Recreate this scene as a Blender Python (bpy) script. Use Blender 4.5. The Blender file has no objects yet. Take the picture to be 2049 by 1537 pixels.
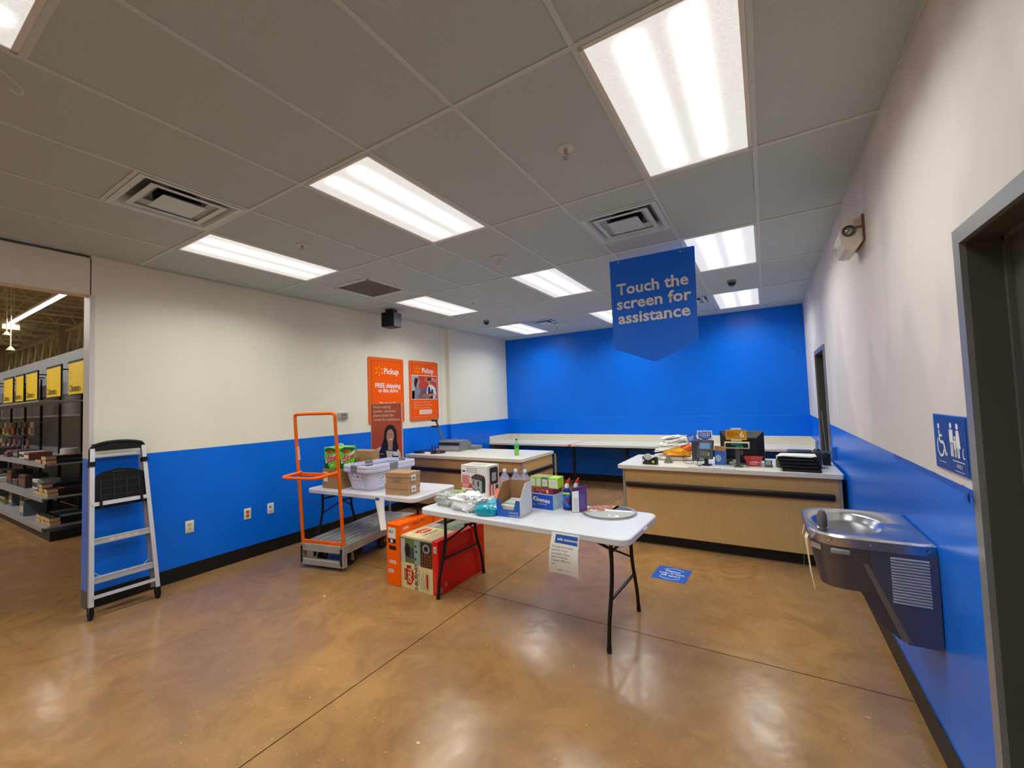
import bpy, bmesh, math, random
from mathutils import Vector, Matrix, noise
random.seed(7)
S = bpy.context.scene
COL = S.collection
PI = math.pi

# ------------------------------------------------------------------ camera, world, exposure
CAM = Vector((4.9849, 0.0, 1.6151)); YAW, PIT, ROL, FPX = 0.5428, 0.0451, -0.0357, 837.55
fw = Vector((-math.sin(YAW)*math.cos(PIT), math.cos(YAW)*math.cos(PIT), math.sin(PIT)))
rt = Vector((math.cos(YAW), math.sin(YAW), 0)); up = rt.cross(fw)
r2 = math.cos(ROL)*rt + math.sin(ROL)*up; u2 = -math.sin(ROL)*rt + math.cos(ROL)*up
cd = bpy.data.cameras.new('camera'); cam = bpy.data.objects.new('camera', cd); COL.objects.link(cam)
cd.sensor_width = 36; cd.sensor_fit = 'HORIZONTAL'; cd.lens = FPX/2049*36; cd.clip_start = .05; cd.clip_end = 200
cam.matrix_world = Matrix(((r2.x, u2.x, -fw.x, CAM.x), (r2.y, u2.y, -fw.y, CAM.y), (r2.z, u2.z, -fw.z, CAM.z), (0, 0, 0, 1)))
S.camera = cam
wd = bpy.data.worlds.new('world'); S.world = wd; wd.use_nodes = True
wd.node_tree.nodes['Background'].inputs[0].default_value = (.6, .65, .7, 1)
wd.node_tree.nodes['Background'].inputs[1].default_value = .05
vs = S.view_settings
vs.view_transform = 'Standard'; vs.look = 'None'; vs.gamma = 1; vs.use_curve_mapping = False
vs.exposure = 0.0
LAMP = 3.2           # visible brightness of the tubes behind the troffer lenses
WATTS = 17.0         # light given off by each troffer
S.cycles.max_bounces = 6; S.cycles.diffuse_bounces = 4; S.cycles.glossy_bounces = 3; S.cycles.transmission_bounces = 5
S.cycles.use_adaptive_sampling = True; S.cycles.adaptive_threshold = .15
S.cycles.transparent_max_bounces = 8; S.cycles.caustics_reflective = False; S.cycles.caustics_refractive = False
S.cycles.sample_clamp_indirect = 6.0

# ------------------------------------------------------------------ materials
def lin(c): return tuple((x/12.92 if x <= .04045 else ((x+.055)/1.055)**2.4) for x in (v/255 for v in c))
MATS = {}
def mat(name, rgb=(200, 200, 200), rough=.5, metal=0., var=0., vs_=6., bump=0., bs=60., coat=0., spec=.5, alpha=1., trans=0., ior=1.45, stretch=None, rgb2=None, thr=None):
    if name in MATS: return MATS[name]
    m = bpy.data.materials.new(name); m.use_nodes = True; MATS[name] = m
    nt = m.node_tree; b = nt.nodes['Principled BSDF']; L = nt.links.new
    c = lin(rgb)+(1,)
    b.inputs['Base Color'].default_value = c; b.inputs['Roughness'].default_value = rough; b.inputs['Metallic'].default_value = metal
    b.inputs['Coat Weight'].default_value = coat; b.inputs['Specular IOR Level'].default_value = spec
    b.inputs['Alpha'].default_value = alpha; b.inputs['Transmission Weight'].default_value = trans; b.inputs['IOR'].default_value = ior
    if var or bump:
        geo = nt.nodes.new('ShaderNodeNewGeometry'); src = geo.outputs['Position']
        if stretch:
            mp = nt.nodes.new('ShaderNodeMapping'); mp.inputs['Scale'].default_value = stretch; L(src, mp.inputs[0]); src = mp.outputs[0]
    if var:
        n = nt.nodes.new('ShaderNodeTexNoise'); n.inputs['Scale'].default_value = vs_; n.inputs['Detail'].default_value = 3; n.inputs['Roughness'].default_value = .6
        L(src, n.inputs['Vector'])
        r = nt.nodes.new('ShaderNodeValToRGB'); lo, hi = thr or (.3, .7)
        r.color_ramp.elements[0].position = lo; r.color_ramp.elements[1].position = hi
        if rgb2: r.color_ramp.elements[0].color = lin(rgb2)+(1,); r.color_ramp.elements[1].color = c
        else:
            r.color_ramp.elements[0].color = tuple(x*(1-var) for x in c[:3])+(1,); r.color_ramp.elements[1].color = tuple(min(1, x*(1+var)) for x in c[:3])+(1,)
        L(n.outputs['Fac'], r.inputs[0]); L(r.outputs[0], b.inputs['Base Color'])
    if bump:
        n2 = nt.nodes.new('ShaderNodeTexNoise'); n2.inputs['Scale'].default_value = bs; n2.inputs['Detail'].default_value = 1
        L(src, n2.inputs['Vector'])
        bp = nt.nodes.new('ShaderNodeBump'); bp.inputs['Strength'].default_value = bump; bp.inputs['Distance'].default_value = .004
        L(n2.outputs['Fac'], bp.inputs['Height']); L(bp.outputs[0], b.inputs['Normal'])
    return m
def emit(name, rgb, strength):
    if name in MATS: return MATS[name]
    m = mat(name, rgb, .4); b = m.node_tree.nodes['Principled BSDF']
    b.inputs['Emission Color'].default_value = lin(rgb)+(1,); b.inputs['Emission Strength'].default_value = strength; m.cycles.emission_sampling = 'NONE'
    return m

# painted walls
CREAM = mat('cream_wall_paint', (238, 233, 215), .55, var=.035, vs_=1.2, bump=.12, bs=70)
BLUE = mat('blue_wall_paint', (0, 112, 236), .28, var=.05, vs_=1.5, bump=.10, bs=60, spec=.35)
PINKW = mat('patched_primer_paint', (231, 221, 217), .6, var=.1, vs_=.9, bump=.1, bs=70, rgb2=(218, 210, 206), thr=(.46, .52), stretch=(1, 1, .6))
BLACKB = mat('black_vinyl_base', (18, 17, 17), .45)
TILE = mat('ceiling_tile_board', (188, 201, 201), .9, var=.08, vs_=160, bump=.5, bs=170)
TEE = mat('ceiling_grid_white', (204, 214, 212), .5)
WHITEM = mat('white_enamel', (226, 224, 216), .45)
DARK = mat('dark_void', (12, 12, 12), .9)

def floor_mat():
    m = bpy.data.materials.new('polished_brown_concrete'); m.use_nodes = True; MATS['floor'] = m
    nt = m.node_tree; N = nt.nodes; L = nt.links.new; b = N['Principled BSDF']
    geo = N.new('ShaderNodeNewGeometry')
    def ns(sc, det, ro=.6, dist=0.):
        n = N.new('ShaderNodeTexNoise'); n.inputs['Scale'].default_value = sc; n.inputs['Detail'].default_value = det; n.inputs['Roughness'].default_value = ro
        n.inputs['Distortion'].default_value = dist; L(geo.outputs['Position'], n.inputs['Vector']); return n
    def ramp(n, stops):
        r = N.new('ShaderNodeValToRGB'); e = r.color_ramp.elements
        while len(e) < len(stops): e.new(.5)
        for k, (p, c) in zip(e, stops): k.position = p; k.color = lin(c)+(1,) if len(c) == 3 else c
        L(n.outputs['Fac'], r.inputs[0]); return r
    a = ramp(ns(.9, 5, .65, .6), [(.30, (136, 98, 58)), (.5, (161, 118, 68)), (.72, (181, 135, 81))])
    c = ramp(ns(3.2, 6, .7, 1.2), [(.38, (129, 94, 60)), (.62, (181, 136, 82))])
    mx = N.new('ShaderNodeMix'); mx.data_type = 'RGBA'; mx.inputs[0].default_value = .42; L(a.outputs[0], mx.inputs[6]); L(c.outputs[0], mx.inputs[7])
    d = ramp(ns(.55, 2, .6), [(.40, (0, 0, 0, 1)), (.68, (.75, .75, .75, 1))])
    mg = N.new('ShaderNodeMix'); mg.data_type = 'RGBA'; L(d.outputs[0], mg.inputs[0]); L(mx.outputs[2], mg.inputs[6]); mg.inputs[7].default_value = lin((140, 110, 88))+(1,)
    sp = ramp(ns(55, 0, .5), [(.83, (0, 0, 0, 1)), (.85, (.6, .6, .6, 1))])
    ms = N.new('ShaderNodeMix'); ms.data_type = 'RGBA'; L(sp.outputs[0], ms.inputs[0]); L(mg.outputs[2], ms.inputs[6]); ms.inputs[7].default_value = lin((206, 178, 140))+(1,)
    L(ms.outputs[2], b.inputs['Base Color'])
    rr = ramp(ns(5, 2), [(.3, (.16, .16, .16, 1)), (.7, (.26, .26, .26, 1))]); L(rr.outputs[0], b.inputs['Roughness'])
    b.inputs['Specular IOR Level'].default_value = .33
    bp = N.new('ShaderNodeBump'); bp.inputs['Strength'].default_value = .18; bp.inputs['Distance'].default_value = .01
    L(ns(7, 2, .55).outputs['Fac'], bp.inputs['Height']); L(bp.outputs[0], b.inputs['Normal'])
    return m
FLOOR = floor_mat()

def lens_mat():
    m = bpy.data.materials.new('troffer_prismatic_lens'); m.use_nodes = True
    nt = m.node_tree; N = nt.nodes; L = nt.links.new; b = N['Principled BSDF']
    tc = N.new('ShaderNodeTexCoord'); sx = N.new('ShaderNodeSeparateXYZ'); L(tc.outputs['Object'], sx.inputs[0])
    def mth(op, *a):
        n = N.new('ShaderNodeMath'); n.operation = op
        for i, v in enumerate(a):
            if isinstance(v, (int, float)): n.inputs[i].default_value = v
            else: L(v, n.inputs[i])
        return n.outputs[0]
    ax = mth('ABSOLUTE', sx.outputs['X']); d = mth('DIVIDE', mth('SUBTRACT', ax, .105), .042)
    g = mth('POWER', 2.718, mth('MULTIPLY', mth('MULTIPLY', d, d), -1.0))
    ay = mth('ABSOLUTE', sx.outputs['Y']); e = N.new('ShaderNodeMapRange'); e.interpolation_type = 'SMOOTHSTEP'
    e.inputs['From Min'].default_value = .575; e.inputs['From Max'].default_value = .49; L(ay, e.inputs['Value'])
    tubes = mth('MULTIPLY', mth('MULTIPLY', g, e.outputs[0]), LAMP)
    v = N.new('ShaderNodeTexVoronoi'); v.inputs['Scale'].default_value = 170; L(tc.outputs['Object'], v.inputs['Vector'])
    base = mth('ADD', .55, mth('MULTIPLY', v.outputs['Distance'], .2))
    L(mth('ADD', tubes, base), b.inputs['Emission Strength'])
    b.inputs['Emission Color'].default_value = (1, .985, .94, 1); b.inputs['Base Color'].default_value = (.5, .5, .48, 1); b.inputs['Roughness'].default_value = .3
    m.cycles.emission_sampling = 'NONE'
    return m
LENS = lens_mat()

# ------------------------------------------------------------------ mesh building
class MB:
    def __init__(s): s.v = []; s.f = []; s.m = []
    def add(s, vs_, fs, m=0):
        o = len(s.v); s.v += [tuple(p) for p in vs_]; s.f += [tuple(i+o for i in f) for f in fs]; s.m += [m]*len(fs); return s
    def bm(s, x0, x1, y0, y1, z0, z1, m=0):
        return s.add([(x, y, z) for z in (z0, z1) for y in (y0, y1) for x in (x0, x1)], [(0, 2, 3, 1), (4, 5, 7, 6), (0, 1, 5, 4), (2, 6, 7, 3), (0, 4, 6, 2), (1, 3, 7, 5)], m)
    def box(s, c, d, rz=0, m=0, mx=None):
        M_ = mx or (Matrix.Translation(c) @ Matrix.Rotation(rz, 4, 'Z')); h = Vector(d)/2
        return s.add([M_ @ Vector((x*h.x, y*h.y, z*h.z)) for z in (-1, 1) for y in (-1, 1) for x in (-1, 1)], [(0, 2, 3, 1), (4, 5, 7, 6), (0, 1, 5, 4), (2, 6, 7, 3), (0, 4, 6, 2), (1, 3, 7, 5)], m)
    def bar(s, p0, p1, w, d, ref=(0, 0, 1), m=0):
        p0 = Vector(p0); p1 = Vector(p1); t = (p1-p0).normalized(); a = Vector(ref).cross(t)
        if a.length < 1e-4: a = Vector((1, 0, 0)).cross(t)
        a.normalize(); b = t.cross(a); q = [a*w/2*i+b*d/2*j for i, j in ((-1, -1), (1, -1), (1, 1), (-1, 1))]
        return s.add([p0+k for k in q]+[p1+k for k in q], [(3, 2, 1, 0), (4, 5, 6, 7), (0, 1, 5, 4), (1, 2, 6, 5), (2, 3, 7, 6), (3, 0, 4, 7)], m)
    def cyl(s, p0, p1, r0, r1=None, n=14, m=0, cap=True):
        r1 = r0 if r1 is None else r1; p0 = Vector(p0); p1 = Vector(p1); t = (p1-p0).normalized()
        a = t.orthogonal().normalized(); b = t.cross(a)
        q = [a*math.cos(2*PI*i/n)+b*math.sin(2*PI*i/n) for i in range(n)]
        fs = [(i, (i+1) % n, n+(i+1) % n, n+i) for i in range(n)]
        if cap: fs += [tuple(range(n-1, -1, -1)), tuple(range(n, 2*n))]
        return s.add([p0+k*r0 for k in q]+[p1+k*r1 for k in q], fs, m)
    def tube(s, pts, r, n=10, m=0, closed=False):
        P = [Vector(p) for p in pts]; N_ = len(P); rings = []; a = None
        for i in range(N_):
            if closed: t = (P[(i+1) % N_]-P[i-1]).normalized()
            else: t = (P[min(i+1, N_-1)]-P[max(i-1, 0)]).normalized()
            a = t.orthogonal().normalized() if a is None else (a-t*a.dot(t)).normalized()
            b = t.cross(a); rings.append([P[i]+(a*math.cos(2*PI*k/n)+b*math.sin(2*PI*k/n))*r for k in range(n)])
        fs = []
        for i in range(N_ if closed else N_-1):
            j = (i+1) % N_
            fs += [(i*n+k, i*n+(k+1) % n, j*n+(k+1) % n, j*n+k) for k in range(n)]
        if not closed: fs += [tuple(range(n-1, -1, -1)), tuple((N_-1)*n+k for k in range(n))]
        return s.add([p for g in rings for p in g], fs, m)
    def prism(s, poly, o, r, u, h, m=0):
        """polygon in plane (o, r, u) pushed by vector h"""
        o, r, u, h = map(Vector, (o, r, u, h)); n = len(poly); b = [o+r*x+u*y for x, y in poly]
        return s.add(b+[p+h for p in b], [tuple(range(n-1, -1, -1)), tuple(range(n, 2*n))]+[(i, (i+1) % n, n+(i+1) % n, n+i) for i in range(n)], m)
    def lathe(s, prof, c=(0, 0, 0), n=20, m=0, ax=None):
        """profile (r, z) about an axis through c"""
        c = Vector(c); A = Matrix.Identity(3) if ax is None else Vector((0, 0, 1)).rotation_difference(Vector(ax)).to_matrix()
        vs_ = [c+A @ Vector((r*math.cos(2*PI*k/n), r*math.sin(2*PI*k/n), z)) for r, z in prof for k in range(n)]
        fs = [(i*n+k, i*n+(k+1) % n, (i+1)*n+(k+1) % n, (i+1)*n+k) for i in range(len(prof)-1) for k in range(n)]
        if prof[0][0] > 1e-5: fs.append(tuple(range(n-1, -1, -1)))
        if prof[-1][0] > 1e-5: fs.append(tuple((len(prof)-1)*n+k for k in range(n)))
        return s.add(vs_, fs, m)
    def rbox(s, x0, x1, y0, y1, z0, z1, r=.01, seg=2, m=0):
        b = bmesh.new(); bmesh.ops.create_cube(b, size=1)
        for v in b.verts: v.co = ((x0+x1)/2+v.co.x*(x1-x0), (y0+y1)/2+v.co.y*(y1-y0), (z0+z1)/2+v.co.z*(z1-z0))
        bmesh.ops.bevel(b, geom=b.edges[:], offset=r, segments=seg, affect='EDGES', profile=.5)
        b.verts.index_update(); s.add([v.co.copy() for v in b.verts], [tuple(v.index for v in f.verts) for f in b.faces], m); b.free(); return s
    def build(s, name, mats, parent=None, smooth=False, loc=None, label=None, kind=None, clean=True):
        me = bpy.data.meshes.new(name); me.from_pydata(s.v, [], s.f)
        for m in (mats if isinstance(mats, (list, tuple)) else [mats]): me.materials.append(m)
        me.polygons.foreach_set('material_index', s.m)
        if clean:
            b = bmesh.new(); b.from_mesh(me); bmesh.ops.remove_doubles(b, verts=b.verts, dist=1e-6); bmesh.ops.recalc_face_normals(b, faces=b.faces); b.to_mesh(me); b.free()
        if smooth:
            me.polygons.foreach_set('use_smooth', [True]*len(me.polygons)); me.set_sharp_from_angle(angle=math.radians(38))
        me.update(); ob = bpy.data.objects.new(name, me); COL.objects.link(ob)
        if parent: ob.parent = parent
        if loc: ob.location = loc
        if label: ob['label'] = label
        if kind: ob['kind'] = kind
        return ob
def thing(name, label, cat, loc=(0, 0, 0), rz=0., group=None):
    o = bpy.data.objects.new(name, None); COL.objects.link(o); o.empty_display_size = .1
    o.location = loc; o.rotation_euler = (0, 0, rz); o['label'] = label; o['category'] = cat
    if group: o['group'] = group
    return o
def tag(o, label, cat, group=None):
    o['label'] = label; o['category'] = cat
    if group: o['group'] = group
    return o
def struct(o): o['kind'] = 'structure'; return o
def dup(root, loc, rz=None, label=None):
    def cp(o, par):
        c = o.copy(); COL.objects.link(c); c.parent = par
        for ch in [x for x in ALLCH.get(o, o.children)]: cp(ch, c)
        return c
    c = cp(root, None); c.location = loc
    if rz is not None: c.rotation_euler = (0, 0, rz)
    if label: c['label'] = label
    return c
ALLCH = {}
def rrect(w, h, r, n=5, x=0, y=0):
    """rounded rectangle outline, corner at (x, y)"""
    out = []
    for cx, cy, a0 in ((w-r, r, -PI/2), (w-r, h-r, 0), (r, h-r, PI/2), (r, r, PI)):
        out += [(x+cx+r*math.cos(a0+PI/2*i/n), y+cy+r*math.sin(a0+PI/2*i/n)) for i in range(n+1)]
    return out
def ell(cx, cy, a, b, n=24, rot=0., t0=0., t1=2*PI):
    full = abs(t1-t0-2*PI) < 1e-6
    return [(cx+a*math.cos(t)*math.cos(rot)-b*math.sin(t)*math.sin(rot), cy+a*math.cos(t)*math.sin(rot)+b*math.sin(t)*math.cos(rot)) for t in [t0+(t1-t0)*i/(n if full else n-1) for i in range(n)]]
def arcpath(pts, r, n=5):
    """polyline with its inner corners rounded"""
    P = [Vector(p) for p in pts]; out = [P[0]]
    for i in range(1, len(P)-1):
        a = (P[i-1]-P[i]); b = (P[i+1]-P[i]); rr = min(r, a.length*.45, b.length*.45); p0 = P[i]+a.normalized()*rr; p1 = P[i]+b.normalized()*rr
        for k in range(n+1):
            t = k/n; out.append(p0*(1-t)**2+P[i]*2*t*(1-t)+p1*t*t)
    out.append(P[-1]); return out
class Face:
    """a flat side of a thing: origin, right, up in the parent's space; print is laid on it"""
    def __init__(s, o, r, u, parent, lift=.0008): s.o, s.r, s.u = Vector(o), Vector(r), Vector(u); s.n = s.r.cross(s.u); s.p = parent; s.k = 0; s.l = lift
    def _at(s, x, y, lift): return s.o+s.r*x+s.u*y+s.n*lift
    def poly(s, name, pts, m, lv=1):
        b = MB(); z = s.l*lv; b.add([s._at(x, y, z) for x, y in pts], [tuple(range(len(pts)))]); return b.build(name, m, s.p, clean=False)
    def rect(s, name, x0, y0, x1, y1, m, lv=1): return s.poly(name, [(x0, y0), (x1, y0), (x1, y1), (x0, y1)], m, lv)
    def rects(s, name, rs, m, lv=1):
        b = MB(); z = s.l*lv
        for x0, y0, x1, y1 in rs: b.add([s._at(x0, y0, z), s._at(x1, y0, z), s._at(x1, y1, z), s._at(x0, y1, z)], [(0, 1, 2, 3)])
        return b.build(name, m, s.p, clean=False)
    def text(s, t, x, y, size, m, al='CENTER', bold=0., lv=2, rot=0., sx=1., name='lettering', shear=0., sp=1.):
        c = bpy.data.curves.new('tmp', 'FONT'); c.body = t; c.size = size; c.align_x = al; c.align_y = 'CENTER'; c.offset = bold; c.resolution_u = 2; c.shear = shear; c.space_line = .82*sp if '\n' in t else 1
        o = bpy.data.objects.new('tmp', c); COL.objects.link(o)
        me = bpy.data.meshes.new_from_object(o); bpy.data.objects.remove(o); bpy.data.curves.remove(c)
        me.name = name; me.materials.clear(); me.materials.append(m)
        cr, sr = math.cos(rot), math.sin(rot)
        for v in me.vertices:
            a, b = v.co.x*sx, v.co.y; v.co = s._at(x+a*cr-b*sr, y+a*sr+b*cr, s.l*lv)
        ob = bpy.data.objects.new(name, me); COL.objects.link(ob); ob.parent = s.p; return ob
    def spark(s, x, y, R, m, lv=2):
        b = MB()
        for k in range(6):
            a = PI/2+k*PI/3; d = Vector((math.cos(a), math.sin(a))); n_ = Vector((-d.y, d.x))
            pts = [d*R*.34, d*R*.5+n_*R*.1, d*R*.92+n_*R*.105, d*R, d*R*.92-n_*R*.105, d*R*.5-n_*R*.1]
            b.add([s._at(x+p.x, y+p.y, s.l*lv) for p in pts], [tuple(range(6))])
        return b.build('spark_emblem', m, s.p, clean=False)
    def bars(s, x, y, w, h, m, n=9, lv=2):
        rnd = random.Random(int(x*1e4)+n); rs = []; cx = x
        for i in range(n):
            ww = w/n*rnd.choice((.35, .5, .7)); rs.append((cx, y, cx+ww, y+h)); cx += w/n
        return s.rects('barcode', rs, m, lv)
def blob(mb, c, rad, seed, amp=.25, nu=28, nv=18, zmin=0., freq=2.2, m=0, crease=.5):
    """crumpled soft lump, flattened where it rests"""
    vs_ = []; fs = []
    for j in range(nv+1):
        th = PI*j/nv
        for i in range(nu):
            ph = 2*PI*i/nu; d = Vector((math.sin(th)*math.cos(ph), math.sin(th)*math.sin(ph), math.cos(th)))
            e = Vector([abs(k)**.72*(1 if k >= 0 else -1) for k in d])
            q = d*freq+Vector((seed*7.1, seed*3.3, seed*1.7)); k = 1+amp*noise.noise(q)+amp*crease*(abs(noise.noise(q*2.7))*2-.5)
            p = Vector((e.x*rad[0]*k, e.y*rad[1]*k, e.z*rad[2]*k)); p.z = max(p.z, -rad[2]*.72); p += Vector(c)+Vector((0, 0, rad[2]*.72)); p.z = max(p.z, zmin)
            vs_.append(p)
    for j in range(nv):
        for i in range(nu): fs.append((j*nu+i, j*nu+(i+1) % nu, (j+1)*nu+(i+1) % nu, (j+1)*nu+i))
    mb.add(vs_, fs, m); return mb

# ------------------------------------------------------------------ room shell
XR, YB, H, W = 5.568, 8.03, 3.028, 1.264      # right wall, back wall, ceiling height, top of blue band
YF, YL = -3.0, 1.205                          # wall behind the camera, end of the left wall at the store opening
G, F4 = .6096, 1.2192; X0, Y0 = 4.4001, 1.5309
TW = .15

fl = MB(); fl.bm(-34, XR+.4, YF-.2, 11, -.12, -.002); floor = struct(fl.build('floor', mat('joint_filler', (34, 25, 19), 1., spec=0.)))
JX, JY, jw = 2.845, 2.96, .0035
xs = [-34, -12.4, -7.3, -2.25, JX, XR+.4]; ys = [YF-.2, JY-5.1, JY, 11]
for i in range(len(xs)-1):
    for j in range(len(ys)-1):
        MB().bm(xs[i]+jw, xs[i+1]-jw, ys[j]+jw, ys[j+1]-jw, -.002, 0).build('slab', FLOOR, floor)

# left wall with the opening to the store
w = MB(); w.bm(-TW, 0, YL, YB+.12, 0, W, 1); w.bm(-TW, 0, YL, YB+.12, W, H+.06, 0)
w.bm(-TW, 0, YF, YL, 2.687, H-.017, 0)
wall_left = struct(w.build('wall_left', [CREAM, BLUE]))
p = MB(); p.bm(0, .055, 5.97, 6.25, 0, W, 1); p.bm(0, .055, 5.97, 6.25, W, H+.02, 0); p.build('pilaster', [CREAM, BLUE], wall_left)
MB().bm(.0, .0025, YL-.004, YL+.004, 2.687, H-.02).build('panel_joint', mat('joint_dark', (96, 90, 84), .9), wall_left)  # panel joint drawn as a thin dark strip
MB().bm(.0, .0012, 5.784, 5.787, W, H).build('panel_joint', mat('joint_pale', (176, 170, 156), .9), wall_left)
cg = MB(); cg.bm(-TW-.004, .0015, YL-.004, YL+.0, W, 2.687, 0); cg.bm(-.001, .003, YL-.004, YL+.028, W, 2.687, 0); cg.bm(-TW-.004, .0015, YL-.004, YL, .14, W, 1); cg.bm(-.001, .003, YL-.004, YL+.028, .14, W, 1)
cg.build('corner_guard', [mat('corner_guard_grey', (214, 208, 206), .35), BLUE], wall_left)
# back wall
w = MB(); w.bm(-TW, XR+.15, YB, YB+.12, 0, H+.06); wall_back = struct(w.build('wall_back', BLUE))
tp = MB()
for k in range(60):
    a = k*XR/60; tp.bm(a, a+XR/60, YB-.0015, YB, W-.001+.003*noise.noise((a*2, 0, 0)), W+.003+.004*noise.noise((a*3, 4, 0)))
tp.build('paint_seam', mat('blue_paint_seam', (70, 140, 226), .35), wall_back)
# right wall with two door openings
D = [(.98, 1.918, 2.085), (5.735, 6.605, 2.085)]
w = MB(); seg = [(YF, D[0][0]), (D[0][1], D[1][0]), (D[1][1], YB+.12)]
for a, b in seg: w.bm(XR, XR+.15, a, b, 0, W, 1); w.bm(XR, XR+.15, a, b, W, H+.06, 0)
for a, b, t in D: w.bm(XR, XR+.15, a, b, t, H+.06, 0)
wall_right = struct(w.build('wall_right', [PINKW, BLUE]))
struct(MB().bm(-TW, XR+.15, YF-.12, YF, 0, H+.06).build('wall_front', CREAM))
# baseboards
bh, bt = .135, .006
b = MB(); b.bm(0, bt, YL, YB, 0, bh); b.bm(-TW, bt, YL-bt, YL, 0, bh, 1); struct(b.build('baseboard_left', [BLACKB, mat('grey_vinyl_base', (88, 84, 80), .5)]))
struct(MB().bm(0, XR, YB-bt, YB, 0, bh).build('baseboard_back', BLACKB))
b = MB()
for a, c in [(YF, D[0][0]-.06), (D[0][1]+.06, D[1][0]-.06), (D[1][1]+.06, YB)]: b.bm(XR-bt, XR, a, c, 0, bh)
struct(b.build('baseboard_right', mat('dark_grey_vinyl_base', (42, 38, 35), .5)))

# doors
FRAME = mat('grey_door_frame_paint', (128, 128, 130), .35, var=.12, vs_=4)
DOORM = mat('charcoal_door_paint', (84, 83, 76), .45, var=.06, vs_=2)
def door(n, y0, y1, t):
    fr = MB(); fw_ = .052; x0 = XR-.016; x1 = XR+.15
    fr.bm(x0, x1, y0-fw_, y0+.0, 0, t+fw_); fr.bm(x0, x1, y1, y1+fw_, 0, t+fw_); fr.bm(x0, x1, y0, y1, t, t+fw_)
    d = struct(fr.build('door_%d' % n, FRAME))
    st = MB(); s0 = XR+.095
    st.bm(s0-.016, s0, y0, y0+.016, 0, t); st.bm(s0-.016, s0, y1-.016, y1, 0, t); st.bm(s0-.016, s0, y0, y1, t-.016, t); st.build('door_stop', mat('door_stop_grey', (96, 97, 95), .4), d)
    jm = MB(); jm.bm(XR, s0-.016, y1-.0012, y1, 0, t); jm.bm(XR, s0-.016, y0, y0+.0012, 0, t); jm.bm(XR, s0-.016, y0, y1, t-.0012, t); jm.build('jamb', DOORM, d)
    MB().rbox(s0, s0+.044, y0+.004, y1-.004, .008, t-.004, .002, 1).build('door_leaf', DOORM, d)
    hd = MB(); hd.cyl((s0, y0+.08, 1.0), (s0-.01, y0+.08, 1.0), .033, n=18); hd.cyl((s0-.01, y0+.08, 1.0), (s0-.05, y0+.08, 1.0), .011); hd.rbox(s0-.062, s0-.046, y0+.068, y0+.19, .99, 1.01, .005)
    hd.build('door_handle', mat('brushed_steel', (160, 160, 158), .3, 1.), d, smooth=True)
    for z in (.25, 1.05, 1.86): MB().cyl((s0-.004, y1-.006, z), (s0-.004, y1-.006, z+.1), .007).build('hinge', FRAME, d, smooth=True)
door(1, *D[0]); door(2, *D[1])

# ------------------------------------------------------------------ ceiling: slab, grid, tiles
c = MB(); c.bm(-TW, XR+.15, YF-.12, YB+.12, H+.09, H+.14); ceiling = struct(c.build('ceiling', DARK))
rows = list(range(-4, 6)); cols = list(range(-2, 8))
lights = {(n, m) for n in (-1, 2, 5) for m in (-2, 0, 2, 4)}      # cell n spans X0-(n+1)G .. X0-nG
vents = {(4, -1): (.6096, 1.2192), (0, 1): (.3048, .9144), (5, 1): (.3048, .9144), (4, 4): (0., .6096), (0, 4): (0., .6096)}
tcache = {}
def tile(x0, x1, y0, y1):
    k = (round(x1-x0, 3), round(y1-y0, 3))
    if k not in tcache:
        b = MB(); b.bm(0, k[0], 0, k[1], .0, .016); o = b.build('tile', TILE, ceiling); tcache[k] = o.data
    else:
        o = bpy.data.objects.new('tile', tcache[k]); COL.objects.link(o); o.parent = ceiling
    o.location = (x0, y0, H+.004)
for n in cols:
    xa, xb = max(X0-(n+1)*G, 0), min(X0-n*G, XR)
    if n == -2: xb = XR
    for m in rows:
        ya, yb = Y0+m*F4, Y0+(m+1)*F4; ya = max(ya, YF); yb = min(yb, YB)
        if yb-ya < .03 or xb-xa < .03 or (n, m) in lights: continue
        if (n, m) in vents:
            v0, v1 = vents[(n, m)]
            if v0 > .05: tile(xa, xb, ya, ya+v0)
            if v1 < F4-.05: tile(xa, xb, ya+v1, yb)
            continue
        if (n, m) == (2, -1): ya += .07
        if (n, m) == (2, -3): yb += .07
        tile(xa, xb, ya, yb)
# a last strip of cut tiles against the back wall is part of row 5
tw = .024
for k in range(-1, 8):
    x = X0-k*G
    if 0 < x < XR: MB().bm(x-tw/2, x+tw/2, YF, YB, H-.001, H+.004).build('main_tee', TEE, ceiling)
for m in range(-3, 6):
    y = Y0+m*F4; sh = .07 if m in (-1, -2) else 0.      # the light over the upper left corner sits a little deeper in the room
    for x0, x1, dy in ([(0, XR, 0)] if not sh else [(0, X0-3*G, 0), (X0-3*G, X0-2*G, sh), (X0-2*G, XR, 0)]): MB().bm(x0, x1, y+dy-tw/2, y+dy+tw/2, H-.0015, H+.0035).build('cross_tee', TEE, ceiling)
for (n, m), (v0, v1) in vents.items():
    for v in (v0, v1):
        if .02 < v < F4-.02: MB().bm(X0-(n+1)*G, X0-n*G, Y0+m*F4+v-tw/2, Y0+m*F4+v+tw/2, H-.0012, H+.0038).build('cross_tee', TEE, ceiling)
an = MB(); an.bm(0, .014, Y0, YB, H-.0025, H+.002); an.bm(XR-.014, XR, YF, YB, H-.0025, H+.002); an.bm(0, XR, YB-.014, YB, H-.0025, H+.002); an.build('wall_angle', TEE, ceiling)

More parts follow.
